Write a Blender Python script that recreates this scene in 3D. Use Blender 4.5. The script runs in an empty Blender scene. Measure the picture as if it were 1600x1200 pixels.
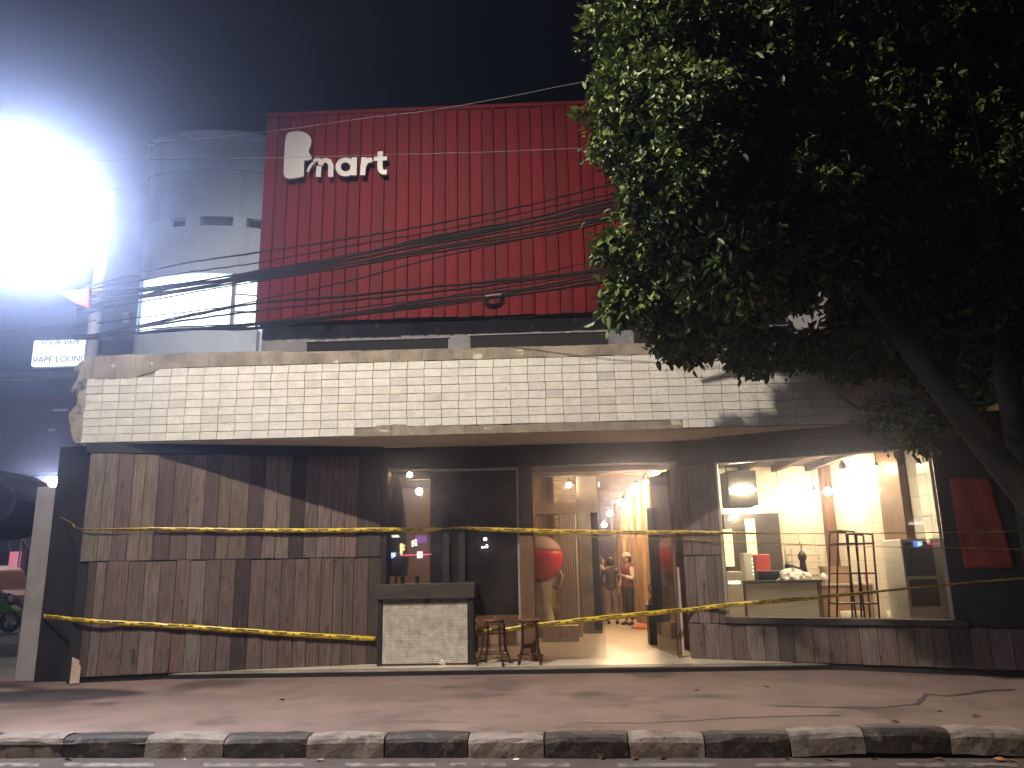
import bpy, bmesh, math, random
import numpy as np
from mathutils import Vector, Matrix, Quaternion
random.seed(7); rng = np.random.default_rng(7)
sc = bpy.context.scene
COL = sc.collection
rad = math.radians
# ------------------------------------------------------------------ camera
F, PITCH, ROLL, YAW = 1220.0, rad(13.2), rad(1.1), rad(2.1)
CAM = Vector((0, -11.9, 1.5))
fw = Vector((-math.sin(YAW)*math.cos(PITCH), math.cos(YAW)*math.cos(PITCH), math.sin(PITCH)))
r0 = Vector((math.cos(YAW), math.sin(YAW), 0)); u0 = r0.cross(fw)
cR = r0*math.cos(ROLL)-u0*math.sin(ROLL); cU = r0*math.sin(ROLL)+u0*math.cos(ROLL)
cam = bpy.data.cameras.new('camera'); camo = bpy.data.objects.new('camera', cam); COL.objects.link(camo)
cam.sensor_width = 36; cam.lens = F*36/1600; cam.clip_end = 800; cam.clip_start = .05
camo.matrix_world = Matrix(((cR.x, cU.x, -fw.x, CAM.x), (cR.y, cU.y, -fw.y, CAM.y), (cR.z, cU.z, -fw.z, CAM.z), (0, 0, 0, 1)))
sc.camera = camo
# ------------------------------------------------------------------ world, key light, exposure
SUN_DIR = Vector((1.4, 1.0, -1.25)).normalized()
w = bpy.data.worlds.new('World'); sc.world = w; w.use_nodes = True
nt = w.node_tree; bg = nt.nodes['Background']
sky = nt.nodes.new('ShaderNodeTexSky'); sky.sky_type = 'NISHITA'; sky.sun_disc = False
sky.sun_elevation = math.asin(-SUN_DIR.z); sky.sun_rotation = math.atan2(-SUN_DIR.x, -SUN_DIR.y)
nt.links.new(sky.outputs[0], bg.inputs[0]); bg.inputs[1].default_value = 0.0004; w.cycles.sampling_method = 'NONE'
sun = bpy.data.lights.new('sun', 'SUN'); suno = bpy.data.objects.new('sun', sun); COL.objects.link(suno)   # night: only a trace of moonlight
sun.energy = .02; sun.angle = rad(10); sun.color = (.8, .9, 1.0)
suno.rotation_euler = SUN_DIR.to_track_quat('-Z', 'Y').to_euler(); suno.location = (-10, -10, 12)
KEY = Vector((-4.3, -7.5, 12.4))       # lantern of the street light that stands behind the photographer's left shoulder
key = bpy.data.lights.new('street_light', 'SPOT'); keyo = bpy.data.objects.new('street_light', key); COL.objects.link(keyo)
key.energy = 5500; key.color = (1.0, .87, .70); key.spot_size = rad(108); key.spot_blend = 1.0; key.shadow_soft_size = .16
keyo.location = KEY; keyo.rotation_euler = (Vector((-.6, -.2, 2.2))-KEY).to_track_quat('-Z', 'Y').to_euler()
vs = sc.view_settings; vs.view_transform = 'Standard'; vs.look = 'None'; vs.exposure = 1.0; vs.gamma = 1.0; vs.use_curve_mapping = False
sc.render.engine = 'CYCLES'
cy = sc.cycles; cy.use_denoising = True; cy.max_bounces = 4; cy.diffuse_bounces = 2; cy.glossy_bounces = 2; cy.transmission_bounces = 2; cy.use_adaptive_sampling = True; cy.adaptive_threshold = .014; cy.adaptive_min_samples = 56; cy.transparent_max_bounces = 10; cy.volume_bounces = 0
cy.sample_clamp_indirect = 4.0; cy.caustics_reflective = False; cy.caustics_refractive = False
try: cy.denoiser = 'OPENIMAGEDENOISE'
except Exception: pass

# ------------------------------------------------------------------ helpers
def ray(px, py): return fw + cR*((px-800)/F) + cU*((600-py)/F)
def P(px, py, Y):                      # point seen at photo pixel, at depth plane Y
    v = ray(px, py); return CAM + v*((Y-CAM.y)/v.y)
def PZ(px, py, Z):
    v = ray(px, py); return CAM + v*((Z-CAM.z)/v.z)
def PL(px, py, A, B):                  # on the vertical plane through the plan line A-B
    v = ray(px, py); n = (B[1]-A[1], A[0]-B[0])
    return CAM + v*((n[0]*(A[0]-CAM.x)+n[1]*(A[1]-CAM.y))/(n[0]*v.x+n[1]*v.y))
WL = {}
def link(o, parent=None, loc=(0, 0, 0)):
    COL.objects.link(o); loc = Vector(loc)
    if parent is not None:
        o.parent = parent; o.location = loc-WL[parent.name]
    else: o.location = loc
    WL[o.name] = loc; return o
def tag(o, label=None, cat=None, group=None, kind=None):
    if label: o['label'] = label
    if cat: o['category'] = cat
    if group: o['group'] = group
    if kind: o['kind'] = kind
    return o
def thing(name, loc, label, cat, group=None):
    return tag(link(bpy.data.objects.new(name, None), None, loc), label, cat, group)
class G:
    def __init__(s): s.v = []; s.f = []
    def add(s, vs, fs):
        n = len(s.v); s.v += [tuple(v) for v in vs]; s.f += [tuple(i+n for i in f) for f in fs]; return s
    def box(s, x0, x1, y0, y1, z0, z1):
        return s.add([(x0,y0,z0),(x1,y0,z0),(x1,y1,z0),(x0,y1,z0),(x0,y0,z1),(x1,y0,z1),(x1,y1,z1),(x0,y1,z1)],
            [(0,3,2,1),(4,5,6,7),(0,1,5,4),(1,2,6,5),(2,3,7,6),(3,0,4,7)])
    def obox(s, c, ax, ay, az):         # centre and three half-axis vectors
        c, ax, ay, az = map(Vector, (c, ax, ay, az))
        return s.add([c+ax*i+ay*j+az*k for k in (-1,1) for j in (-1,1) for i in (-1,1)],
            [(0,2,3,1),(4,5,7,6),(0,1,5,4),(1,3,7,5),(3,2,6,7),(2,0,4,6)])
    def bar(s, a, b, w, d=None):
        a, b = Vector(a), Vector(b); t = (b-a).normalized(); q = t.to_track_quat('Z', 'Y'); d = d or w
        return s.obox((a+b)/2, q @ Vector((w/2,0,0)), q @ Vector((0,d/2,0)), (b-a)/2)
    def tube(s, pts, r, n=8, cap=True):
        pts = [Vector(p) for p in pts]; m = len(pts); rr = r if isinstance(r, (list, tuple)) else [r]*m
        vs = []; fs = []; up = None
        for i, p in enumerate(pts):
            t = (pts[min(i+1, m-1)]-pts[max(i-1, 0)]).normalized()
            if up is None:
                up = Vector((0,0,1)) if abs(t.z) < .9 else Vector((1,0,0))
            a = t.cross(up).normalized(); b = a.cross(t).normalized(); up = b
            for k in range(n):
                an = 2*math.pi*k/n; vs.append(p+(a*math.cos(an)+b*math.sin(an))*rr[i])
        for i in range(m-1):
            for k in range(n): fs.append((i*n+k, i*n+(k+1)%n, (i+1)*n+(k+1)%n, (i+1)*n+k))
        if cap: fs.append(tuple(range(n))[::-1]); fs.append(tuple((m-1)*n+k for k in range(n)))
        return s.add(vs, fs)
    def lathe(s, prof, c, n=20, sx=1, sy=1):
        c = Vector(c); m = len(prof); vs = []; fs = []
        for (r, z) in prof:
            for k in range(n):
                a = 2*math.pi*k/n; vs.append((c.x+r*math.cos(a)*sx, c.y+r*math.sin(a)*sy, c.z+z))
        for i in range(m-1):
            for k in range(n): fs.append((i*n+k, i*n+(k+1)%n, (i+1)*n+(k+1)%n, (i+1)*n+k))
        fs.append(tuple(range(n))[::-1]); fs.append(tuple((m-1)*n+k for k in range(n)))
        return s.add(vs, fs)
    def ball(s, c, rx, ry=None, rz=None, n=16, m=10):
        ry = ry or rx; rz = rz or rx
        prof = [(max(1e-4, math.sin(math.pi*i/m)), -math.cos(math.pi*i/m)*rz) for i in range(m+1)]
        return s.lathe([(r, z) for r, z in prof], c, n, rx, ry)
    def prism(s, poly, axis, d0, d1):    # 2D outline extruded along axis ('x','y','z')
        n = len(poly)
        def pt(p, d): return {'y': (p[0], d, p[1]), 'x': (d, p[0], p[1]), 'z': (p[0], p[1], d)}[axis]
        vs = [pt(p, d0) for p in poly]+[pt(p, d1) for p in poly]
        return s.add(vs, [tuple(range(n)), tuple(range(2*n-1, n-1, -1))]+[(i, i+n, (i+1)%n+n, (i+1)%n) for i in range(n)])
    def stroke(s, pts, wd, y0, y1):      # flat ribbon in the XZ plane, extruded in Y
        m = len(pts); L = []; Rr = []
        for i in range(m):
            a = pts[max(i-1,0)]; b = pts[min(i+1,m-1)]; t = Vector((b[0]-a[0], b[1]-a[1])).normalized(); k = Vector((-t.y, t.x))*wd/2
            L.append((pts[i][0]+k.x, pts[i][1]+k.y)); Rr.append((pts[i][0]-k.x, pts[i][1]-k.y))
        for i in range(m-1): s.prism([L[i], L[i+1], Rr[i+1], Rr[i]], 'y', y0, y1)
        return s
    def obj(s, name, mat, parent=None, loc=None, smooth=False, bevel=0, label=None, kind=None, fix=True):
        if loc is None: loc = WL[parent.name] if parent is not None else (0,0,0)
        loc = Vector(loc); me = bpy.data.meshes.new(name)
        me.from_pydata([(v[0]-loc.x, v[1]-loc.y, v[2]-loc.z) for v in s.v], [], s.f)
        if fix:
            bm = bmesh.new(); bm.from_mesh(me); bmesh.ops.recalc_face_normals(bm, faces=bm.faces); bm.to_mesh(me); bm.free()
        if smooth: me.polygons.foreach_set('use_smooth', [True]*len(me.polygons))
        me.materials.append(mat); o = link(bpy.data.objects.new(name, me), parent, loc)
        if bevel:
            b = o.modifiers.new('bevel', 'BEVEL'); b.width = bevel; b.segments = 2; b.limit_method = 'ANGLE'
        if smooth:
            pass
        return tag(o, label, None, None, kind)
_cb = {}
def cbox(name, c, size, mat, parent, rz=0, b=.004, color=None, rx=0, ry=0):   # chamfered board that shares mesh data
    key = (round(size[0],3), round(size[1],3), round(size[2],3), b, mat.name)
    if key not in _cb:
        bm = bmesh.new(); bmesh.ops.create_cube(bm, size=1); bmesh.ops.scale(bm, vec=size, verts=bm.verts)
        if b: bmesh.ops.bevel(bm, geom=list(bm.edges), offset=b, segments=1, affect='EDGES', profile=.5)
        me = bpy.data.meshes.new(name); bm.to_mesh(me); bm.free(); me.materials.append(mat); _cb[key] = me
    o = link(bpy.data.objects.new(name, _cb[key]), parent, c); o.rotation_euler = (rx, ry, rz)
    if color: o.color = (*color, 1)
    return o
def rot(o, rz=0, rx=0, ry=0): o.rotation_euler = (rx, ry, rz); return o

# ------------------------------------------------------------------ materials
def newmat(name):
    m = bpy.data.materials.new(name); m.use_nodes = True; t = m.node_tree
    return m, t, t.nodes, t.links, t.nodes['Principled BSDF']
def M(name, col, rough=.65, metal=0, var=.18, scale=3, bump=.15, bscale=40, stretch=(1,1,1), spots=None, objcol=False, coat=0, world=False, spec=.5, trans=0):
    m, t, N, L, B = newmat(name)
    tc = N.new('ShaderNodeTexCoord'); mp = N.new('ShaderNodeMapping'); mp.inputs['Scale'].default_value = stretch
    if world:
        ge = N.new('ShaderNodeNewGeometry'); L.new(ge.outputs['Position'], mp.inputs[0])
    else:
        oi = N.new('ShaderNodeObjectInfo'); ad = N.new('ShaderNodeVectorMath'); ad.operation = 'ADD'
        ml = N.new('ShaderNodeMath'); ml.operation = 'MULTIPLY'; ml.inputs[1].default_value = 37.0
        L.new(oi.outputs['Random'], ml.inputs[0]); L.new(tc.outputs['Object'], ad.inputs[0]); L.new(ml.outputs[0], ad.inputs[1]); L.new(ad.outputs[0], mp.inputs[0])
    n1 = N.new('ShaderNodeTexNoise'); n1.inputs['Scale'].default_value = scale; n1.inputs['Detail'].default_value = 6; n1.inputs['Roughness'].default_value = .62
    L.new(mp.outputs[0], n1.inputs[0])
    cr = N.new('ShaderNodeValToRGB'); L.new(n1.outputs[0], cr.inputs[0])
    c = Vector(col); lo = c*(1-var*1.6); hi = c*(1+var*1.4)
    cr.color_ramp.elements[0].position = .3; cr.color_ramp.elements[1].position = .72
    cr.color_ramp.elements[0].color = (*[max(x,0) for x in lo], 1); cr.color_ramp.elements[1].color = (*hi, 1)
    out = cr.outputs[0]
    if objcol:
        oc = N.new('ShaderNodeObjectInfo'); mx = N.new('ShaderNodeMix'); mx.data_type = 'RGBA'; mx.blend_type = 'MULTIPLY'; mx.inputs[0].default_value = 1
        L.new(out, mx.inputs[6]); L.new(oc.outputs['Color'], mx.inputs[7]); out = mx.outputs[2]
    for sp in (spots or []):            # (colour, noise scale, threshold, softness, stretch)
        n3 = N.new('ShaderNodeTexNoise'); n3.inputs['Scale'].default_value = sp[1]; n3.inputs['Detail'].default_value = 5
        mp2 = N.new('ShaderNodeMapping'); mp2.inputs['Scale'].default_value = sp[4] if len(sp) > 4 else (1,1,1); mp2.inputs['Location'].default_value = (sp[1], 3.1, 7.7)
        L.new(mp.inputs[0].links[0].from_socket, mp2.inputs[0]); L.new(mp2.outputs[0], n3.inputs[0])
        mr = N.new('ShaderNodeMapRange'); mr.inputs[1].default_value = sp[2]; mr.inputs[2].default_value = sp[2]+sp[3]; L.new(n3.outputs[0], mr.inputs[0])
        mx = N.new('ShaderNodeMix'); mx.data_type = 'RGBA'; L.new(mr.outputs[0], mx.inputs[0]); L.new(out, mx.inputs[6]); mx.inputs[7].default_value = (*sp[0], 1); out = mx.outputs[2]
    L.new(out, B.inputs['Base Color'])
    n2 = N.new('ShaderNodeTexNoise'); n2.inputs['Scale'].default_value = bscale; n2.inputs['Detail'].default_value = 4; L.new(mp.outputs[0], n2.inputs[0])
    bp = N.new('ShaderNodeBump'); bp.inputs['Strength'].default_value = bump; bp.inputs['Distance'].default_value = .01; L.new(n2.outputs[0], bp.inputs['Height']); L.new(bp.outputs[0], B.inputs['Normal'])
    rr = N.new('ShaderNodeMapRange'); rr.inputs[3].default_value = max(.05, rough-.12); rr.inputs[4].default_value = min(1, rough+.12); L.new(n1.outputs[0], rr.inputs[0]); L.new(rr.outputs[0], B.inputs['Roughness'])
    B.inputs['Metallic'].default_value = metal; B.inputs['Coat Weight'].default_value = coat; B.inputs['Specular IOR Level'].default_value = spec
    return m
def EM(name, col, s):
    m, t, N, L, B = newmat(name); B.inputs['Base Color'].default_value = (*[min(.8, c) for c in col], 1)
    B.inputs['Emission Color'].default_value = (*col, 1); B.inputs['Emission Strength'].default_value = s; m.cycles.emission_sampling = 'FRONT' if s > 3 else 'AUTO'; return m
def GLASS(name, tint=(.93,.95,.95), refl=1.0, film=0):
    m, t, N, L, B = newmat(name); N.remove(B); o = N['Material Output']
    tr = N.new('ShaderNodeBsdfTransparent'); tr.inputs[0].default_value = (*tint, 1)
    gl = N.new('ShaderNodeBsdfGlossy'); gl.inputs['Roughness'].default_value = .012
    df = N.new('ShaderNodeBsdfDiffuse'); df.inputs[0].default_value = (.5,.48,.45,1)
    fr = N.new('ShaderNodeFresnel'); fr.inputs[0].default_value = 1.5; mu = N.new('ShaderNodeMath'); mu.operation = 'MULTIPLY'; mu.inputs[1].default_value = refl
    L.new(fr.outputs[0], mu.inputs[0]); mx = N.new('ShaderNodeMixShader'); L.new(mu.outputs[0], mx.inputs[0]); L.new(tr.outputs[0], mx.inputs[1]); L.new(gl.outputs[0], mx.inputs[2])
    tc = N.new('ShaderNodeTexCoord'); n = N.new('ShaderNodeTexNoise'); n.inputs['Scale'].default_value = 1.3; n.inputs['Detail'].default_value = 7; L.new(tc.outputs['Object'], n.inputs[0])
    mr = N.new('ShaderNodeMapRange'); mr.inputs[1].default_value = .4; mr.inputs[2].default_value = .8; mr.inputs[4].default_value = .05+film; mr.inputs[3].default_value = film; L.new(n.outputs[0], mr.inputs[0])
    m2 = N.new('ShaderNodeMixShader'); L.new(mr.outputs[0], m2.inputs[0]); L.new(mx.outputs[0], m2.inputs[1]); L.new(df.outputs[0], m2.inputs[2])
    L.new(m2.outputs[0], o.inputs[0]); return m

m_side = M('worn_asphalt_pavement', (.175,.118,.102), .9, var=.18, scale=.9, bump=.5, bscale=90, spots=[((.085,.058,.05), 1.7, .56, .2), ((.20,.155,.135), 2.6, .62, .2), ((.03,.022,.02), 9, .68, .1), ((.20,.15,.13), 75, .66, .05), ((.05,.034,.028), 55, .66, .05), ((.07,.045,.038), .55, .55, .1)])
m_road = M('road_asphalt', (.075,.055,.05), .9, var=.25, scale=2, bump=.6, bscale=120)
m_street = M('side_street_concrete', (.13,.12,.115), .85, var=.2, scale=1.1, bump=.3)
m_kb = M('kerb_black_paint', (.030,.023,.020), .7, var=.4, scale=6, bump=.6, bscale=30, spots=[((.13,.10,.085), 9, .58, .14), ((.09,.07,.06), 22, .6, .1)])
m_kw = M('kerb_white_paint', (.21,.17,.15), .8, var=.25, scale=5, bump=.6, bscale=30, spots=[((.09,.066,.055), 5, .52, .16), ((.05,.036,.03), 16, .63, .08)])
m_line = M('worn_road_paint', (.19,.165,.155), .8, var=.3, scale=9, spots=[((.08,.06,.055), 7, .5, .1)])
m_crack = M('crack_dirt', (.05,.034,.03), 1)
m_tile = M('cream_split_face_tile', (.60,.585,.545), .7, var=.09, scale=3.5, bump=.9, bscale=60, spots=[((.34,.31,.27), 60, .60, .06), ((.20,.17,.14), 23, .70, .03), ((.46,.43,.38), 2.2, .57, .2)], objcol=True)
m_grout = M('dark_grout', (.29,.255,.22), .95, bump=.4, spots=[((.06,.05,.045), 5, .55, .1)])
m_cement = M('grey_cement', (.235,.20,.155), .9, var=.30, scale=2.4, bump=.7, bscale=50, spots=[((.52,.47,.39), 3.2, .64, .06, (1,1,2)), ((.12,.10,.078), 5, .58, .15, (3,1,.5))])
m_soffit = M('soffit_plaster', (.74,.66,.55), .85, var=.1, scale=1)
m_wood = M('reclaimed_plank', (.152,.117,.103), .8, var=.30, scale=5, bump=.6, bscale=26, stretch=(7,7,.55), objcol=True, spots=[((.05,.034,.028), 16, .57, .10, (6,6,.16)), ((.022,.015,.012), 5.5, .70, .035, (1.6,1.6,1.0)), ((.028,.02,.017), 3.5, .64, .1, (3,3,1.1)), ((.24,.19,.165), 6, .685, .05, (9,9,.4)), ((.03,.022,.018), 26, .735, .02)])
m_wood2 = M('brown_interior_timber', (.14,.07,.036), .6, var=.3, scale=5, bump=.3, bscale=20, stretch=(6,6,.6))
m_black = M('black_painted_timber', (.012,.010,.010), .6, var=.3, scale=3, bump=.2)
m_dkwood = M('dark_weathered_timber', (.045,.034,.028), .75, var=.4, scale=5, bump=.7, bscale=22, stretch=(.6,6,6))
m_pillar = M('grey_pillar_paint', (.27,.25,.25), .8, var=.15, scale=2)
m_red = M('red_profiled_sheet', (.105,.005,.0078), .65, spec=.15, var=.2, scale=1.4, bump=.12, bscale=8, stretch=(1,1,.25), metal=.0, objcol=True, spots=[((.075,.006,.009), 2.2, .62, .2, (2.5,1,.3))])
m_grey = M('weathered_grey_wall', (.20,.20,.22), .9, var=.2, scale=2, bump=.3, spots=[((.42,.42,.43), 6, .64, .06), ((.07,.07,.08), 2, .58, .15)])
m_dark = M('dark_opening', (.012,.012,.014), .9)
m_white = M('white_sign_acrylic', (.36,.35,.37), .4, var=.04, bump=.02)
m_wside = M('grey_sign_return', (.06,.05,.055), .5)
m_tower = M('blue_spill_render', (.60,.70,.86), .85, var=.08, scale=.8, bump=.1, spots=[((.42,.50,.62), .9, .56, .2, (2,2,.3))])  # the floodlight's blue spill is put into the wall colour
m_tower2 = M('blue_grey_render', (.10,.11,.14), .9, var=.15)
m_litwin = EM('lit_window', (.86,.97,1.0), 1.5)
m_litwin2 = EM('dimly_lit_pane', (.45,.65,.9), .5)
m_frame = M('window_frame_blue_grey', (.20,.24,.30), .5)
m_conc = M('platform_concrete', (.21,.178,.155), .55, var=.25, scale=2, bump=.3, spots=[((.08,.065,.06), 3, .58, .15)])
m_ifloor = M('interior_floor', (.52,.45,.37), .35, var=.12, scale=1.6, bump=.05)
m_cream = M('cream_interior_wall', (.26,.18,.12), .8, var=.08, scale=1)
m_ktile = M('white_kitchen_tile', (.62,.56,.48), .35, var=.05, scale=1)
m_kgrout = M('kitchen_grout', (.40,.33,.26), .9)
m_ceil = M('dark_ceiling', (.075,.048,.034), .9, var=.2)
m_board = M('charcoal_screen_board', (.17,.145,.12), .8, var=.4, scale=2.2, bump=.3, spots=[((.06,.05,.043), 1.2, .55, .2)])
m_stone = M('interior_stone', (.33,.24,.16), .9, var=.3, scale=4, bump=.8, bscale=14)
m_wplank = M('warm_wall_plank', (.42,.27,.13), .6, var=.22, scale=4, bump=.3, bscale=20, stretch=(6,6,.5), objcol=True)
m_flute = M('white_fluted_panel', (.36,.31,.27), .6, var=.08)
m_glass = GLASS('shop_glass', refl=1.7, film=.012)
m_glass2 = GLASS('window_glass', refl=.8, film=.0)
m_alu = M('pale_metal_edge', (.55,.48,.40), .35, metal=.6, var=.1)
m_rust = M('rusty_stool_metal', (.085,.032,.018), .5, metal=.5, var=.5, scale=9, bump=.3, spots=[((.02,.014,.012), 12, .58, .1)])
m_seatw = M('stool_seat', (.16,.055,.03), .4, var=.3, scale=6)
m_mosaic = M('mosaic_chip', (.62,.57,.48), .4, var=.22, scale=9, bump=.1)
m_yel = M('yellow_barrier_tape', (.62,.44,.03), .35, var=.12, scale=4, bump=.05)
m_print = M('tape_print', (.10,.075,.012), .5)
m_cable = M('black_cable', (.010,.009,.009), .85, spec=.15)
m_cablew = M('pale_cable', (.11,.105,.11), .7)
m_pole = M('concrete_pole', (.03,.028,.027), .9, var=.25)
m_polew = M('white_painted_pole', (.55,.55,.57), .6, var=.1)
m_steel = M('brushed_steel', (.58,.54,.49), .4, metal=.35, var=.1, scale=2, stretch=(1,1,8))
m_dglass = M('dark_oven_glass', (.03,.025,.025), .12, var=.2)
m_iron = M('dark_iron', (.05,.026,.016), .5, metal=.4, var=.2)
m_card = M('cardboard', (.40,.26,.17), .85, var=.15, scale=3)
m_cardw = M('white_carton', (.48,.38,.32), .8, var=.1)
m_redtx = M('red_marker', (.45,.05,.03), .7)
m_bag = M('white_plastic_bag', (.62,.58,.52), .3, var=.1, bump=.5, bscale=18)
m_redm = M('red_appliance', (.55,.08,.06), .4, var=.08)
m_blk = M('black_plastic', (.02,.017,.016), .4, var=.2)
m_poster = M('red_banner_cloth', (.30,.028,.02), .7, var=.22, scale=2.2, bump=.5, bscale=3)
m_ballr = M('red_ball', (.50,.025,.03), .15, var=.05, coat=.6)
m_ballrefl = M('ball_reflection', (.50,.34,.33), .15, var=.05, coat=.6)  # pale reflection on the ball's top, painted as colour
m_drape = M('crumpled_beige_cloth', (.42,.36,.30), .85, var=.25, scale=7, bump=.8, bscale=9)
m_bark = M('tree_bark', (.018,.013,.010), .95, var=.4, scale=6, bump=1, bscale=16, stretch=(2,2,.5))
m_bulb = EM('warm_bulb', (1.0,.66,.34), 600)
m_bulbs = EM('warm_bulb_small', (1.0,.70,.40), 270)
m_hood = EM('heat_lamp_glow', (1.0,.80,.45), 60)
m_tubel = EM('fluorescent_tube', (1.0,.82,.52), 70)
m_lamp = EM('white_lamp_lens', (.78,.87,1.0), 85)
m_led = EM('white_led', (.92,.95,1.0), 160)
m_sign = EM('sign_lightbox', (.93,.98,1.0), .75)
m_signt = M('sign_lettering', (.16,.18,.24), .6)
m_skin = M('skin', (.36,.20,.13), .6, var=.06, bump=.02)
m_hair = M('black_hair', (.018,.012,.010), .6)
m_green = M('green_fairing', (.16,.42,.05), .3, var=.12, coat=.5)
m_tyre = M('tyre_rubber', (.018,.018,.018), .85)
m_orange = M('orange_brown_paint', (.38,.15,.07), .35, var=.1, coat=.4)
m_navy = M('navy_canvas', (.018,.02,.045), .85, var=.3)
m_redaw = M('red_awning', (.42,.04,.06), .7, var=.12)
m_vwall = M('dark_shop_facade', (.05,.048,.075), .85, var=.2)
m_vred = M('dull_red_facade', (.10,.03,.05), .8, var=.2)

def leafmat(name, c0, c1, c2):
    m, t, N, L, B = newmat(name); ge = N.new('ShaderNodeNewGeometry'); cr = N.new('ShaderNodeValToRGB')
    cr.color_ramp.elements[0].color = (*c0, 1); cr.color_ramp.elements[1].color = (*c2, 1); e = cr.color_ramp.elements.new(.6); e.color = (*c1, 1)
    L.new(ge.outputs['Random Per Island'], cr.inputs[0]); L.new(cr.outputs[0], B.inputs['Base Color']); B.inputs['Roughness'].default_value = .46
    tr = N.new('ShaderNodeBsdfTranslucent'); L.new(cr.outputs[0], tr.inputs[0]); mx = N.new('ShaderNodeMixShader'); mx.inputs[0].default_value = .12
    L.new(B.outputs[0], mx.inputs[1]); L.new(tr.outputs[0], mx.inputs[2]); L.new(mx.outputs[0], N['Material Output'].inputs[0]); return m
m_leaf = leafmat('green_leaf', (.036,.062,.015), (.068,.105,.022), (.145,.18,.036))
m_leafb = leafmat('lit_side_leaf', (.09,.16,.02), (.15,.24,.03), (.20,.28,.05))  # brighter copy of the leaf colour, light painted in
m_leafd = leafmat('dry_fallen_leaf', (.12,.06,.02), (.18,.09,.03), (.22,.13,.05))

# ================================================================== GROUND
def sheet(name, x0, x1, y0, y1, z, mat, kind='structure', div=1):
    g = G(); g.add([(x0,y0,z),(x1,y0,z),(x1,y1,z),(x0,y1,z)], [(0,1,2,3)]); return g.obj(name, mat, kind=kind)
sheet('ground', -300, 300, -200, 400, -.30, m_street)
road = sheet('road', -120, 120, -30, -3.3, -.185, m_road)
def kl(x): return -4.27-.045*x                 # front line of the kerb
g = G(); xs = np.linspace(-40, 40, 81)
for i in range(80):
    a, b = xs[i], xs[i+1]
    ya, yb = kl(max(-7, min(7, a)))+.2, kl(max(-7, min(7, b)))+.2
    g.add([(a,ya,0),(b,yb,0),(b,.6,0),(a,.6,0)], [(0,1,2,3)])
pave = g.obj('pavement', m_side, kind='structure')
sheet('side_street', -60, -6.4, .604, 80, -.004, m_street)
sheet('rear_yard', 6.9, 60, .604, 80, -.004, m_street)
# cracks in the pavement
def crack(pts, wd):
    g = G(); 
    for i in range(len(pts)-1):
        a, b = pts[i], pts[i+1]; w0 = wd*random.uniform(.5,1.3); w1 = wd*random.uniform(.4,1.2)
        g.add([(a.x,a.y-w0,.004),(b.x,b.y-w1,.004),(b.x,b.y+w1,.004),(a.x,a.y+w0,.004)], [(0,1,2,3)])
    g.obj('crack', m_crack, pave, fix=False)
def crackpx(px, wd):
    pts = []
    for (a, b) in zip(px[:-1], px[1:]):
        for k in range(5):
            f = k/5; p = PZ(a[0]+(b[0]-a[0])*f, a[1]+(b[1]-a[1])*f, 0); pts.append(Vector((p.x, p.y+random.uniform(-.02,.02), 0)))
    crack(pts, wd)
crackpx([(1210,1103),(1290,1105),(1370,1106),(1440,1100)], .022)
crackpx([(1430,1102),(1450,1085),(1480,1088),(1540,1080),(1598,1077)], .06)
crackpx([(870,1139),(900,1129),(1000,1131),(1105,1125),(1200,1120),(1340,1117)], .012)
crackpx([(540,1141),(548,1131),(640,1128),(800,1131)], .006)
crackpx([(1150,1072),(1180,1092),(1210,1104)], .01)
crackpx([(950,1079),(980,1078)], .012)
crackpx([(818,1090),(822,1108),(815,1130)], .006)
# kerb: painted blocks
kerb = G().add([(-6,-4.02,-.06),(7,-4.4,-.06),(7,-4.05,-.06),(-6,-3.7,-.06)], [(0,1,2,3)]).obj('kerb', m_conc, kind='structure')
kpx = [-150,-20,90,220,345,475,598,730,851,984,1106,1241,1360,1495,1620,1740]
for i in range(len(kpx)-1):
    a, b = PZ(kpx[i],1172,-.1).x, PZ(kpx[i+1],1172,-.1).x
    blk = i % 2 == 0
    xm = (a+b)/2; wd = b-a-.012; h = .20; dp = .22
    prof = [(-dp/2,-h),(-dp/2,-.06),(-dp/2+.015,-.025),(-dp/2+.05,-.004),(-dp/2+.09,0),(dp/2,0),(dp/2,-h)]
    g = G(); nseg = 5
    for k in range(nseg+1):
        f = -wd/2+wd*k/nseg; e = .012 if k in (0,nseg) else 0
        g.v += [(f, y+random.uniform(-.006,.006)+(e if y < 0 else 0), z+random.uniform(-.006,.006)-(e if z > -.1 else 0)) for (y, z) in prof]
    n = len(prof)
    for k in range(nseg):
        for j in range(n-1): g.f.append((k*n+j, (k+1)*n+j, (k+1)*n+j+1, k*n+j+1))
    g.f.append(tuple(range(n))); g.f.append(tuple(nseg*n+j for j in range(n-1,-1,-1)))
    o = g.obj('kerb_block', m_kb if blk else m_kw, None, (0,0,0), smooth=False)
    COL.objects.unlink(o); COL.objects.link(o); o.parent = kerb
    lift = {11: .03, 12: .045, 13: .03}.get(i, random.uniform(-.008,.008))
    o.location = (xm, kl(xm)+dp/2+random.uniform(-.012,.012), lift+.012); o.rotation_euler = (0, random.uniform(-.012,.012)+({11:-.04,13:.03}.get(i,0)), -.045+random.uniform(-.02,.02))
# worn edge line
for (a, b) in ((-60,60),(100,240),(318,475),(540,680),(703,728),(752,790),(815,890),(965,1120),(1180,1330),(1400,1590)):
    g = G(); n = 8
    for k in range(n+1):
        p = PZ(a+(b-a)*k/n, 1192, -.181); q = PZ(a+(b-a)*k/n, 1197.5, -.181)
        g.v += [(p.x, p.y+random.uniform(-.012,.012), -.181), (q.x, q.y+random.uniform(-.012,.012), -.181)]
    g.f = [(2*k, 2*k+2, 2*k+3, 2*k+1) for k in range(n)]
    g.obj('edge_line_dash', m_line, road, fix=False)

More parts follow.
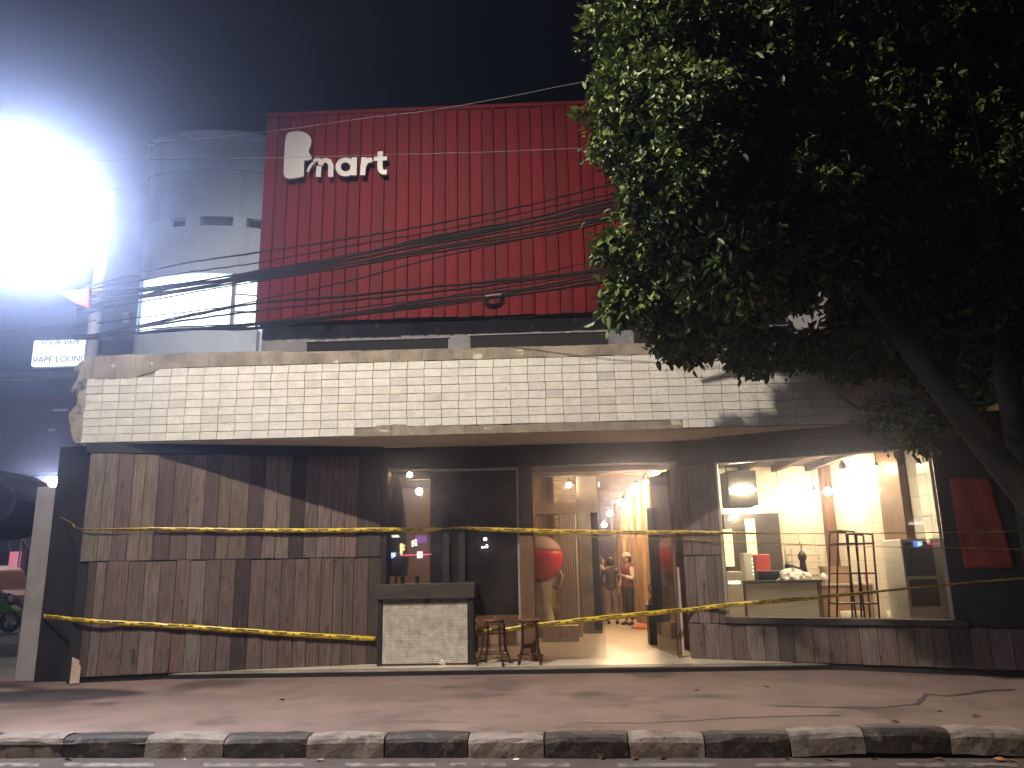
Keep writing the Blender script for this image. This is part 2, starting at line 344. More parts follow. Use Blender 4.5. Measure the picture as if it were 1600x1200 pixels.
# ================================================================== SHOP BUILDING
LA, LB = (-6.87, -.372), (-2.6, .74)           # left plank wall in plan
RA, RB = (2.2, .86), (7.4, -1.716)             # right window wall in plan
shop = thing('shop_building', (0, 1, 0), 'two storey shop with cream tiled canopy, red metal upper wall and plank shopfront', 'shop')
# --- platform
g = G(); g.prism([(-6.3,.0),(7.2,.0),(7.2,1.6),(-6.3,1.6)], 'z', -.05, .078); plat = g.obj('platform', m_conc, shop, bevel=.012)
G().box(-5.55, 6.9, -.022, -.003, -.02, .058).obj('platform_riser', m_black, shop)
# --- canopy core and its tiles
ZB, ZT = 3.475, 4.765
edge = [(-7.155,ZB),(7.4,ZB),(7.4,ZT),(-7.05,ZT+.09),(-7.14,ZT+.05),(-7.22,4.62),(-7.25,4.48),(-7.31,4.36),(-7.33,4.29),(-7.26,4.27),(-7.20,4.18),(-7.22,4.08),(-7.30,3.98),(-7.33,3.90),(-7.29,3.80),(-7.25,3.66),(-7.22,3.56)]
g = G(); g.prism(edge, 'y', -.285, 2.35); canopy = g.obj('canopy', m_grout, shop)
G().box(-7.1, 7.3, -.27, 1.0, ZB-.012, ZB-.003).obj('soffit', m_soffit, shop)
TW, TH = .265, .1275
tile = bmesh.new(); bmesh.ops.create_cube(tile, size=1); bmesh.ops.scale(tile, vec=(TW-.007, .016, TH-.007), verts=tile.verts)
bmesh.ops.bevel(tile, geom=list(tile.edges), offset=.003, segments=1, affect='EDGES', profile=.5)
tmesh = bpy.data.meshes.new('tile'); tile.to_mesh(tmesh); tile.free(); tmesh.materials.append(m_tile)
restg = G(); rows = 9; cnt = 0
tv = [tuple(v.co) for v in tmesh.vertices]; tf = [tuple(p.vertices) for p in tmesh.polygons]
for r in range(rows):
    for c in range(-27, 28):
        x = c*TW-.05+.006*math.sin(r*1.7); z = ZB+.066+r*TH+random.uniform(-.0015,.0015)
        if x-TW/2 < -7.22+(.06 if r in (4,5) else 0) or x > 7.3: continue
        if r == 0 and -2.78 < x < 2.05: continue          # lost tiles, cement shows
        if r == 8 and x < -6.1: continue
        if r == 1 and x in (): continue
        y = -.293+random.uniform(-.0025,.0025)
        if x < 1.72:
            o = link(bpy.data.objects.new('tile', tmesh), canopy, (x, y, z)); o.rotation_euler = (random.uniform(-.008,.008), random.uniform(-.004,.004), random.uniform(-.008,.008))
            k = random.uniform(.95,1.03)*(.86 if random.random() < .06 else 1); o.color = (k, k*random.uniform(.985,1.0), k*random.uniform(.96,1.01), 1); cnt += 1
        else: restg.add([(v[0]+x, v[1]+y, v[2]+z) for v in tv], tf)
restg.obj('tile_field', m_tile, canopy, (0,1,0), kind='stuff')
def cement(name, x0, x1, zlo, zhi, y, rough_top, rough_bot, n):
    g = G(); top = []; bot = []
    for k in range(n+1):
        x = x0+(x1-x0)*k/n; top.append((x, zhi(x)+rough_top*random.uniform(-1,1))); bot.append((x, zlo(x)+rough_bot*random.uniform(-1,1)))
    for k in range(n): g.prism([bot[k], bot[k+1], top[k+1], top[k]], 'y', y, -.28)
    bm = None
    return g.obj(name, m_cement, canopy, (0,1,0))
cement('cement_band', -7.16, 7.35, lambda x: 4.632-.15*min(1,max(0,(-5.9-x)/.45)), lambda x: ZT+.05+(.05 if x < -4 else 0)-.02*(x+7)/14, -.305, .008, .012, 150)
cement('cement_patch', -2.82, 2.12, lambda x: ZB-.006, lambda x: ZB+.125+.012*math.sin(x*3.1)+(.045 if -2.5 < x < -2.05 else 0), -.3035, .012, .002, 90)
# --- left plank wall
def frame(A, B):
    d = Vector((B[0]-A[0], B[1]-A[1], 0)); L = d.length; d.normalize(); return d, Vector((d.y, -d.x, 0)), L, math.atan2(d.y, d.x)
def wallpoly(name, A, B, z0, z1, back, thick, mat, parent, **k):
    d, n, L, a = frame(A, B); A3 = Vector((A[0],A[1],0))
    c = A3+d*(L/2)-n*(back+thick/2)+Vector((0,0,(z0+z1)/2))
    return G().obox(c, d*(L/2), n*(thick/2), Vector((0,0,(z1-z0)/2))).obj(name, mat, parent, **k)
lw = wallpoly('plank_wall', LA, LB, 0.0, 3.46, .03, .10, m_black, shop)
def planks(parent, A, B, xs, z0, z1, tones, proud=.0, name='plank'):
    d, n, L, a = frame(A, B)
    for i in range(len(xs)-1):
        t0 = (xs[i]-A[0])/(B[0]-A[0])*L; t1 = (xs[i+1]-A[0])/(B[0]-A[0])*L
        w = t1-t0-.006; zz0 = z0+random.uniform(-.004,.006); zz1 = z1+random.uniform(-.012,.006)
        c = Vector((A[0],A[1],0))+d*((t0+t1)/2)+n*(random.uniform(-.006,.006)+proud-.012)+Vector((0,0,(zz0+zz1)/2))
        cbox(name, c, (w, .03, zz1-zz0), m_wood, parent, a, .003, tones[i % len(tones)])
T = {'L': (1.05,1.02,.98), 'M': (.82,.74,.70), 'D': (.42,.37,.36), 'R': (.74,.63,.57), 'Y': (1.16,1.06,.92), 'P': (.55,.47,.48), 'V': (.24,.21,.20)}
def tn(s): return [tuple(v*random.uniform(.92,1.08) for v in T[c]) for c in s]
up = [134,159,180,204,223,244,270,296,319,341,360,388,412,433,454,476,497,519,540,559,596]
planks(lw, LA, LB, [PL(x,790,LA,LB).x for x in up], 1.70, 3.31, tn('LLMLLPRLPMMDLLVMLLYD'))
lo = [131,144,160,195,221,246,270,292,317,341,364,388,412,437,459,480,500,519,535,551,574,594]
planks(lw, LA, LB, [PL(x,960,LA,LB).x for x in lo], .085, 1.69, tn('DLMMLMMLRMVMMRMMMRRMD'))
wallpoly('header_beam', (LA[0]-.05,LA[1]-.0135), LB, 3.315, 3.468, -.02, .14, m_black, shop, bevel=.006)
# --- corner pillar at the left end
G().box(-7.5, -6.95, -.12, .35, 0, ZB-.015).obj('pillar', m_black, shop, bevel=.01)
G().box(-7.83, -7.503, -.06, .34, 0, 2.85).obj('pillar_side', m_pillar, shop, bevel=.012)
# --- centre header and glazed front
GY = .95
G().box(-2.75, 2.25, GY-.09, GY+.12, 3.12, ZB-.014).obj('header_beam', m_black, shop, bevel=.006)
X1, X2 = P(812,850,GY).x, P(834,850,GY).x
G().box(X1, X2, GY-.12, GY+.06, .08, 3.118).obj('timber_post', m_wood2, shop, bevel=.006)
G().box(-2.7, -2.52, GY-.2, GY+.1, .08, 3.118).obj('timber_post', m_black, shop, bevel=.006)
def pane(name, x0, x1, z0, z1, y, parent, mat=m_glass): return G().box(x0, x1, y-.006, y+.006, z0, z1).obj(name, mat, parent)
gl = pane('glass_pane', -2.51, X1-.03, .10, 3.06, GY, shop)
for a in ((-2.515, X1-.003, GY-.02, GY+.02, 3.06, 3.1), (X1-.035, X1-.004, GY-.02, GY+.02, .08, 3.055), (-2.515, X1-.04, GY-.02, GY+.02, .08, .10)):
    G().box(*a).obj('glazing_bar', m_alu, gl)
XD = P(942,900,GY).x; XE = P(1052,900,GY).x
door = pane('glass_door', X2+.02, XD, .10, 2.98, GY+.03, shop)
for a in ((X2+.004, XE+.05, GY-.02, GY+.02, 3.0, 3.10), (X2+.003, X2+.018, GY-.02, GY+.02, .08, 2.998)): G().box(*a).obj('glazing_bar', m_alu, shop)
def pull(px, y0, y1, Y, parent, r=.04):
    p = P(px, (y0+y1)/2, Y); zt = P(px, y0, Y).z; zb = P(px, y1, Y).z
    h = G().obox((p.x, Y, (zt+zb)/2), (r*1.4,0,0), (0,.022,0), (0,0,(zt-zb)/2)).obj('pull_handle', m_black, parent, bevel=.008)
    for z in (zt-.15, zb+.15): G().tube([(p.x,Y,z),(p.x,GY,z)], .011, 6).obj('bracket', m_alu, h)
pull(697, 806, 960, GY-.09, gl); pull(722, 808, 960, GY-.09, gl); pull(932, 800, 985, GY-.07, door, .042)
# open right leaf, swung inwards
dA = Vector((XE, GY, 0)); dd = Vector((-.16, 1.0, 0)).normalized(); dW = 1.05
leaf = G().obox(dA+dd*(dW/2)+Vector((0,0,1.55)), dd*(dW/2), Vector((dd.y,-dd.x,0))*.006, (0,0,1.44)).obj('open_glass_door', m_glass, shop)
G().obox(dA+dd*(dW-.12)+Vector((-.05,0,1.5)), dd*.02, (.045,.01,0), (0,0,.95)).obj('pull_handle', m_black, leaf)
G().box(XE+.004, XE+.052, GY-.03, GY+.03, .08, 2.998).obj('door_jamb', m_wood2, shop)
G().box(XE+.06, XE+.095, GY-.035, GY+.02, .12, 1.45).obj('white_door_edge', m_cardw, shop)
# --- plank pillar, right window wall
rw_lo = wallpoly('window_sill_wall', (2.2,.86), RB, 0, .605, .03, .12, m_black, shop)
xs = [2.2]; 
while xs[-1] < 7.2: xs.append(xs[-1]+random.uniform(.16,.24))
planks(rw_lo, RA, RB, xs, .085, .60, tn('MLMRLMDMLM'))
pil = wallpoly('plank_pillar', (2.2,.86), (2.74,.5925), .609, 3.46, .03, .14, m_black, shop)
planks(pil, RA, RB, [2.2,2.36,2.52,2.64,2.745], .61, 1.62, tn('MLRM'))
planks(pil, RA, RB, [2.2,2.33,2.47,2.6,2.745], 1.63, 3.05, tn('RMRM'))
wallpoly('window_sill', (2.72,.6024), (5.6,-.8243), .612, .70, -.05, .25, m_dkwood, shop, bevel=.008)
wallpoly('window_header', (2.747,.589), RB, 3.05, 3.466, -.02, .16, m_dkwood, shop, bevel=.008)
rwall = wallpoly('dark_end_wall', (5.47,-.7599), RB, .612, 3.045, .0, .15, m_black, shop)
def onR(x): return Vector((x, RA[1]+(RB[1]-RA[1])*(x-RA[0])/(RB[0]-RA[0]), 0))
d, n, L, aR = frame(RA, RB)
wn = G().obox((onR(2.76)+onR(5.44))/2-n*.03+Vector((0,0,1.875)), (onR(5.44)-onR(2.76))/2, n*.005, (0,0,1.168)).obj('shop_window', m_glass2, shop)
for (x, e) in ((2.755,.018),(5.445,.022)):
    G().obox(onR(x)-n*.03+Vector((0,0,1.875)), d*e, n*.03, (0,0,1.168)).obj('window_frame', m_alu, wn, bevel=.003)
G().obox((onR(2.78)+onR(5.42))/2-n*.03+Vector((0,0,3.034)), (onR(5.42)-onR(2.78))/2, n*.03, (0,0,.012)).obj('window_frame', m_alu, wn)
# --- upper storey: grey wall, slots, red sheets
uw = G().box(-5.35, 7.4, 2.4, 9.0, 4.6, 6.4).obj('upper_wall', m_grey, shop)
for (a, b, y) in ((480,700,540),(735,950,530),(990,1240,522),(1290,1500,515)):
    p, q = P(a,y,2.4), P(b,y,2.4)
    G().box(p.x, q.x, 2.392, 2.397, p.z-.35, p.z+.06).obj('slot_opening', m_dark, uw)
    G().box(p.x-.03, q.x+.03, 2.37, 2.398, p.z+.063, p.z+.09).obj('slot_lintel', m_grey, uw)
ZR0, ZR1 = 6.10, 10.47
rc = G().box(-5.36, 7.4, 2.05, 9.0, ZR0+.06, ZR1-.02).obj('red_upper_wall', m_dark, shop)
pw = .2405; xs = -5.34; i = 0
def panelmesh(h, lap):
    g = G(); pr = [(0,0),(pw-.052,0),(pw-.040,-.036),(pw-.014,-.036),(pw-.002,0)]
    n = len(pr)
    for z, off in ((0,0),(h*.36,0),(h*.36,-.004),(h*.72,-.004),(h*.72,-.008),(h,-.008)):
        g.v += [(x, y+off, z) for x, y in pr]
    for k in range(5):
        for j in range(n-1): g.f.append((k*n+j, k*n+j+1, (k+1)*n+j+1, (k+1)*n+j))
    me = bpy.data.meshes.new('panel'); me.from_pydata(g.v, [], g.f); me.materials.append(m_red); return me
pm = panelmesh(ZR1-ZR0, 0)
while xs < 7.35:
    o = link(bpy.data.objects.new('panel', pm), rc, (xs, 2.035+random.uniform(-.004,.004), ZR0+random.uniform(-.012,.012)))
    o.rotation_euler = (random.uniform(-.002,.002), random.uniform(-.0015,.0015), random.uniform(-.012,.012)); k = random.uniform(.86,1.12); o.color = (k,k,k,1); xs += pw; i += 1
G().box(-5.37, 7.4, 2.0, 2.06, ZR1-.03, ZR1+.05).obj('top_flashing', m_red, rc)
p = P(942,466,1.98); G().box(p.x-.09, p.x+.09, 1.90, 1.99, p.z-.12, p.z+.12).obj('junction_box', m_blk, rc, bevel=.01)
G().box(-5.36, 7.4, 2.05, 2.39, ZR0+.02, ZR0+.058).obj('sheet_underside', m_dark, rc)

# ================================================================== INTERIOR (parts of the shop)
G().box(-6.5, 6.85, GY-.75, 17, .02, .084).obj('interior_floor', m_ifloor, shop)
G().box(-6.4, 2.42, 1.1, 2.9, 3.30, 3.40).obj('ceiling_soffit', m_cream, shop)
G().box(-6.5, 6.9, 2.9, 17, 3.62, 3.74).obj('ceiling', m_ceil, shop)
G().box(2.52, 6.9, -.1, 2.9, 3.62, 3.74).obj('kitchen_ceiling', m_ceil, shop)
for k in range(7):
    y = 3.4+k*1.8; G().box(-6.3, 2.4, y, y+.14, 3.42, 3.618).obj('ceiling_beam', m_ceil, shop)
for k in range(5):
    x = 2.9+k*.75; G().box(x, x+.1, .2, 5.9, 3.47, 3.618).obj('ceiling_beam', m_ceil, shop)
G().box(2.46, 2.54, 1.15, 17, .09, 3.615).obj('partition_wall', m_ktile, shop)
G().box(-6.4, 1.0, 8.4, 8.5, .09, 3.615).obj('rear_wall', m_cream, shop)
G().box(1.0, 2.45, 16.5, 16.6, .09, 3.615).obj('corridor_end_wall', m_wood2, shop)
G().box(-6.5, -6.4, .4, 8.5, .09, 3.615).obj('interior_side_wall', m_cream, shop)
pwll = G().box(2.43, 2.455, 1.6, 16.4, .09, 3.5).obj('corridor_lining', m_wood2, shop)
y = 2.3; k = 0
while y < 16:
    wd = random.uniform(.42,.6); t = random.uniform(.8,1.15); dep = .05 if k % 3 else .13
    cbox('wall_plank', (2.428-dep/2, y+wd/2, 1.78), (dep, wd-.012, 3.36), m_wplank, pwll, 0, .006, (t, t*.95, t*.85)); y += wd; k += 1
# hanging dark screen behind the left glass
a, b = P(672,850,1.6).x, P(816,850,1.6).x
G().box(a, b, 1.58, 1.64, P(740,962,1.6).z, 3.29).obj('dark_screen_panel', m_board, shop, bevel=.004)
# columns in the middle of the room
def pcol(name, x0, x1, Y, dp, z0, z1, mat): return G().box(P(x0,900,Y).x, P(x1,900,Y).x, Y, Y+dp, z0, z1).obj(name, mat, shop, bevel=.01)
fl = pcol('fluted_column', 876, 903, 5.0, .3, .085, P(880,800,5).z, m_flute)
fx0, fx1 = P(876,900,5).x, P(903,900,5).x
for k in range(7):
    x = fx0+(fx1-fx0)*(k+.5)/7; G().tube([(x,4.995,.45),(x,4.995,P(880,802,5).z)], .018, 6).obj('flute', m_flute, fl)
G().box(fx0-.06, fx1+.06, 4.9, 5.35, .086, .42).obj('column_base', m_flute, fl, bevel=.02)
G().box(P(836,800,5).x, fx1+.02, 4.93, 5.32, P(880,803,5).z, P(880,786,5).z).obj('column_beam', m_cream, fl)
pcol('concrete_column', 906, 938, 5.7, .45, .085, 3.60, m_board)
st = pcol('stone_column', 868, 903, 6.4, .4, .085, 3.61, m_stone)
sx0, sx1 = P(868,900,6.4).x, P(903,900,6.4).x
for r in range(14):
    z = 1.1+r*.18; o2 = (sx1-sx0)*random.uniform(.35,.65)
    for (a, b) in ((sx0,sx0+o2),(sx0+o2,sx1)): cbox('stone', ((a+b)/2, 6.39-random.uniform(0,.03), z+.09), (round(b-a-.012,2), .06, .165), m_stone, st, 0, .012)
bw = G().box(P(836,800,7).x, P(868,800,7).x, 7.0, 7.05, 1.9, 3.6).obj('plank_screen', m_wood2, shop)
for k in range(5):
    x0 = P(836,800,7).x; dx = (P(868,800,7).x-x0)/5; t = random.uniform(.5,1); cbox('plank', (x0+dx*(k+.5), 6.98, 2.75), (round(dx-.01,3), .03, 1.68), m_wplank, bw, 0, .004, (t,t*.9,t*.8))
# kitchen shell
KB, KR = 6.0, 6.42
kb = G().box(2.55, KR+.1, KB, KB+.1, .09, 3.615).obj('kitchen_back_wall', m_kgrout, shop)
kr = G().box(KR, KR+.1, -1.0, KB, .09, 3.615).obj('kitchen_side_wall', m_kgrout, shop)
kt = .34
for (wall, along) in ((kb, 0), (kr, 1)):
    lo_, hi_ = (2.58, KR) if along == 0 else (-.6, KB)
    u = lo_
    while u < hi_-.05:
        ww = min(kt, hi_-u)
        for r in range(10):
            z = .1+r*.35
            if along == 0: cbox('wall_tile', (u+ww/2, KB-.004, z+.175), (round(ww-.008,3), .012, .342), m_ktile, wall, 0, .002)
            else: cbox('wall_tile', (KR-.004, u+ww/2, z+.175), (.012, round(ww-.008,3), .342), m_ktile, wall, 0, .002)
        u += kt
def onKR(px, py): v = ray(px, py); return CAM+v*((KR-CAM.x)/v.x)
for (xa, xb, nm) in ((1388,1424,'side'),(1284,1311,'corner')):
    if nm == 'side':
        y0, y1 = onKR(xb,780).y, onKR(xa,780).y; G().box(KR-.16, KR-.012, y0, y1, .09, 3.61).obj('timber_column', m_wood2, shop, bevel=.008)
    else:
        x0, x1 = P(xa,800,KB).x, P(xb,800,KB).x; G().box(x0, x1, KB-.25, KB-.012, .09, 3.61).obj('timber_column', m_wood2, shop, bevel=.008)
# dark cabinet wall on the kitchen's left
x0, x1 = P(1130,800,5.6).x, P(1216,800,5.6).x
cab = G().box(x0, x1, 5.6, 5.98, .09, P(1150,803,5.6).z).obj('dark_cupboard_wall', m_dkwood, shop)
for (a, b, t, bt) in ((1132,1145,827,885),(1167,1182,811,868)):
    G().box(P(a,850,5.58).x, P(b,850,5.58).x, 5.575, 5.597, P(a,bt,5.58).z, P(a,t,5.58).z).obj('lit_strip', EM('lit_strip%d' % a, (1,.66,.26), 1.1), cab)

# ================================================================== SIGNS
SY = 1.93
sg = thing('wall_sign', P(520,270,SY), 'white raised letter sign reading Bmart at top left of the red wall', 'sign')
def sp(px, py): q = P(px, py, SY); return (q.x, q.z)
# zoomed outline of the B: zoom scale 1600/190 from (430,190)
def zp(x, y): return sp(430+x/8.421, 190+y/8.421)
Bpoly = [(150,235),(165,185),(195,160),(250,150),(320,148),(385,155),(435,180),(470,220),(487,275),(482,325),(465,365),(452,400),(462,440),(480,475),(490,500),(470,520),(440,525),(395,528),(390,600),(387,735),(330,748),(260,762),(190,768),(150,755),(128,728),(122,690),(126,560),(134,400),(140,300)]
def letter(build, name='letter'):
    g = G(); build(g); o = g.obj(name, m_white, sg); return o
letter(lambda g: g.prism([zp(*p) for p in Bpoly], 'y', SY-.055, SY))
S8 = 8.421
def wpx(n): return abs(zp(n,500)[0]-zp(0,500)[0])
def seg(g, pts, wz, dy=0): g.stroke([zp(*p) for p in pts], wpx(wz), SY-.055-dy, SY-.002-dy)
def arc(cx, cy, rx, ry, a0, a1, n=14): return [(cx+rx*math.cos(rad(a0+(a1-a0)*k/n)), cy-ry*math.sin(rad(a0+(a1-a0)*k/n))) for k in range(n+1)]
def let_m(g):
    seg(g, [(437,678),(470,605),(500,570),(525,560)], 34, .001)
    seg(g, arc(590,600,42,62,150,90,5)[:0]+[(578,745),(585,600)], 66)
    seg(g, [(520,545),(545,520),(585,518),(605,560)], 50, .002)
    seg(g, [(605,590),(625,545),(668,525),(715,540),(742,590),(741,745)], 68, .003)
def let_a(g):
    seg(g, arc(935,614,98,92,0,360,26), 68); seg(g, [(1050,490),(1046,725)], 68, .003)
def let_r(g):
    seg(g, [(1175,488),(1158,722)], 68); seg(g, [(1180,600),(1195,555),(1230,530),(1285,518)], 66, .003)
def let_t(g):
    seg(g, [(1390,410),(1385,600),(1392,655),(1420,680),(1475,682)], 68); seg(g, [(1305,510),(1478,502)], 56, .003)
for f in (let_m, let_a, let_r, let_t): letter(f)
# pale emblem glimpsed through the leaves on the right of the red wall
em = thing('wall_emblem', P(1280,455,SY), 'pale rounded emblem on the red wall glimpsed through the tree leaves', 'emblem')
def ep(px, py): q = P(px, py, SY); return (q.x, q.z)
G().prism([ep(*p) for p in ((1228,500),(1232,488),(1246,482),(1264,482),(1290,484),(1290,512),(1266,516),(1240,515))], 'y', SY-.05, SY).obj('lower_lobe', m_white, em)
G().prism([ep(*p) for p in ((1258,462),(1266,458),(1285,446),(1300,436),(1312,440),(1300,460),(1284,480),(1266,481))], 'y', SY-.048, SY).obj('middle_stroke', m_white, em)
G().prism([ep(*p) for p in ((1302,412),(1306,400),(1318,394),(1330,398),(1330,410),(1314,424),(1303,420))], 'y', SY-.05, SY).obj('upper_lobe', m_white, em)

# ================================================================== WHITE NEIGHBOUR BUILDING
TY = 4.0
wb = thing('white_building', (-7.5, TY+1, 0), 'pale building with a bowed front and big lit window, left of the red wall', 'building')
XA, XB = P(222,400,TY).x, P(408,400,TY).x
def bow(f): return TY-.32*math.sin(math.pi*min(1,max(0,f)))**.8          # plan bulge
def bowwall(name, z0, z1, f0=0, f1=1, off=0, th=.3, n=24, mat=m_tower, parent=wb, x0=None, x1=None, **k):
    x0 = XA if x0 is None else x0; x1 = XB if x1 is None else x1
    g = G(); 
    for i in range(n+1):
        f = f0+(f1-f0)*i/n; x = x0+(x1-x0)*f; y = bow(f)-off
        g.v += [(x,y,z0),(x,y,z1),(x,y+th,z1),(x,y+th,z0)]
    for i in range(n):
        a, b = 4*i, 4*i+4
        for j in range(4): g.f.append((a+j, b+j, b+(j+1)%4, a+(j+1)%4))
    g.f += [(0,1,2,3), (4*n+3,4*n+2,4*n+1,4*n)]
    return g.obj(name, mat, parent, **k)
def zt(py, px=320): return P(px, py, TY-.4).z
z_sill, z_wtop, z_slot0, z_slot1, z_top = zt(508), zt(424), zt(349), zt(335), zt(205)
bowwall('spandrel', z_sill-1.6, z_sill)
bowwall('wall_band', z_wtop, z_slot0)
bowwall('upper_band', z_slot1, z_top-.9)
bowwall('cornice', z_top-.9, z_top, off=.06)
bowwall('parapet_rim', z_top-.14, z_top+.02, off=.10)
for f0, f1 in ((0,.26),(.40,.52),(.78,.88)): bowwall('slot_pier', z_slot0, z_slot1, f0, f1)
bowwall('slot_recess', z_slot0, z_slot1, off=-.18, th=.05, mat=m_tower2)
win = bowwall('window', z_sill+.03, z_wtop-.03, .04, .80, off=-.06, th=.04, mat=m_litwin)
bowwall('side_window', z_sill+.03, z_wtop-.10, .83, .99, off=-.06, th=.04, mat=m_litwin)
bowwall('left_pane', z_sill+.03, z_wtop-.4, .0, .035, off=-.06, th=.04, mat=m_litwin2)
for f in (.035,.81,.825,.99):
    bowwall('mullion', z_sill, z_wtop, f-.006, f+.006, off=.0, th=.09, n=1, mat=m_frame)
for zf in (.30,.62): bowwall('glazing_bar', z_sill+(z_wtop-z_sill)*zf, z_sill+(z_wtop-z_sill)*zf+.03, .83, .99, off=-.02, th=.04, n=4, mat=m_frame)
for k in range(4): bowwall('louvre', z_wtop-.09+k*.045-.05, z_wtop-.075+k*.045-.05, .81, 1.0, off=.02, th=.05, n=4, mat=m_frame)
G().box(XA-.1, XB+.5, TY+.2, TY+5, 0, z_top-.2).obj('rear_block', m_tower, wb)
nb = thing('side_annexe', (P(190,500,5).x, 6, 0), 'dim blue grey annexe between the lamp globe and the pale bowed building', 'building')
G().box(P(165,420,4.6).x, XA-.02, 4.6, 9, 0, P(190,292,4.6).z).obj('wall', m_tower2, nb)
for (a, b) in ((489,494),(501,505)):
    G().box(P(194,a,4.6).x, P(203,a,4.6).x, 4.56, 4.598, P(198,b,4.6).z, P(198,a,4.6).z).obj('vent', m_polew, nb)

# ================================================================== LEFT STREET BACKGROUND
vs_ = thing('vape_shop', (-22, 22, 0), 'dark shop building with a white lit sign across the side street', 'building')
VY = 20.0
G().box(-45, P(135,600,VY).x+1.5, VY, VY+8, 0, P(60,480,VY).z).obj('wall', m_vwall, vs_)
G().box(-45, P(135,600,VY).x+1.5, VY-.5, VY-.003, P(60,585,VY).z-.25, P(60,585,VY).z).obj('ledge', m_tower2, vs_)
G().box(-45, P(135,600,VY).x+1.4, VY-.12, VY-.003, P(60,740,VY).z, P(60,620,VY).z).obj('fascia', m_vred, vs_)
for k in range(6):
    x = P(10+k*18,880,VY).x; G().box(x-.35, x+.35, VY-.06, VY-.003, .2, 2.5).obj('shop_window', (m_dglass, EM('lit_shopfront%d' % k, ((1,.5,.25),(1,.3,.4),(.6,.7,1))[k%3], .35))[k % 2], vs_)
for (px, py, wd) in ((95,641,.32),(82,672,.16)):
    q = P(px, py, VY-.15); G().box(q.x-wd, q.x+wd, VY-.2, VY-.13, q.z-.05, q.z+.05).obj('name_plate', m_polew, vs_)
ls = thing('lightbox_sign', P(95,555,VY-.6), 'white lit sign with grey letters reading VAPE LOUNGE beside the canopy end', 'sign')
q0, q1 = P(52,573,VY-.6), P(140,533,VY-.6)
G().box(q0.x, q1.x+.9, VY-.75, VY-.55, q0.z, q1.z+.05).obj('lightbox', m_sign, ls)
G().box(q0.x-.05, q1.x+.95, VY-.54, VY-.5, q0.z-.06, q1.z+.11).obj('casing', m_frame, ls)
def text(body, loc, size, mat, parent, name='lettering', ext=.01):
    cu = bpy.data.curves.new(name, 'FONT'); cu.body = body; cu.size = size; cu.extrude = ext; cu.align_x = 'LEFT'
    t = bpy.data.objects.new('tmp', cu); COL.objects.link(t); t.rotation_euler = (math.pi/2, 0, 0)
    dg = bpy.context.evaluated_depsgraph_get(); me = bpy.data.meshes.new_from_object(t.evaluated_get(dg)); bpy.data.objects.remove(t)
    me.name = name; me.materials.clear(); me.materials.append(mat)
    o = link(bpy.data.objects.new(name, me), parent, loc); o.rotation_euler = (math.pi/2, 0, 0); return o
tag(text('VAPE LOUNGE', (q0.x+.05, VY-.77, q0.z+.13), .385, m_signt, ls), kind='stuff')
tag(text('YOUR VAPE', (q0.x+.30, VY-.77, q1.z-.18), .33, m_signt, ls), kind='stuff')
# red stall awning with a bare lamp
SYY = 16.0
stl = thing('street_stall', P(60,900,SYY)*1.0-Vector((0,0,P(60,900,SYY).z)), 'small red awning stall with a bright bare lamp behind the grey pillar side', 'stall')
qa, qb = P(36,752,SYY), P(96,752,SYY)
G().prism([(qa.x-.3,qa.z),(qb.x+.6,qa.z),(qb.x+.6,qa.z-.80),(qa.x-.1,qa.z-.72)], 'y', SYY, SYY+.03).obj('valance', m_redaw, stl)
G().add([(qa.x-.3,SYY+.02,qa.z),(qb.x+.6,SYY+.02,qa.z),(qb.x+.6,SYY+1.3,qa.z+.35),(qa.x-.3,SYY+1.3,qa.z+.35)], [(0,1,2,3)]).obj('awning_top', m_polew, stl)
for x in (qa.x-.2, qb.x+.5): G().tube([(x,SYY+.6,0),(x,SYY+.6,qa.z+.15)], .03, 8).obj('post', m_frame, stl)
G().box(qa.x-.2, qb.x+.5, SYY+.2, SYY+.9, 0, .95).obj('stall_counter', m_card, stl, bevel=.01)
ql = P(85,754,SYY-.1); G().ball(ql, .20).obj('lamp_bulb', m_led, stl)
for k, (px, py) in enumerate(((57,832),(57,846))):
    q = P(px, py, SYY+.1); G().box(q.x-.12, q.x+.12, SYY+.05, SYY+.15, q.z-.11, q.z+.11).obj('orange_light_box', EM('stall_packet%d' % k, (1,.35,.12), 1.2), stl)
# navy tarpaulin awning at the very edge of the view
aw = P(0,780,1.5)
g = G(); pr = []
for k in range(13):
    a = math.pi*(-.5+k/12); pr.append((aw.x-.55+1.05*math.cos(a)*(1.0 if a < .3 else .9), aw.z-.05+.62*math.sin(a)))
g.prism([(aw.x-3,pr[0][1])]+pr+[(aw.x-3,pr[-1][1])], 'y', 1.2, 2.6)
o = g.obj('canvas_awning', m_navy, None, (aw.x-1, 1.9, 0), bevel=.05); tag(o, 'dark navy rounded canvas awning at the left edge', 'awning')
G().tube([(aw.x-1.4,1.9,0),(aw.x-1.4,1.9,aw.z)], .03, 8).obj('awning_pole', m_frame, o)
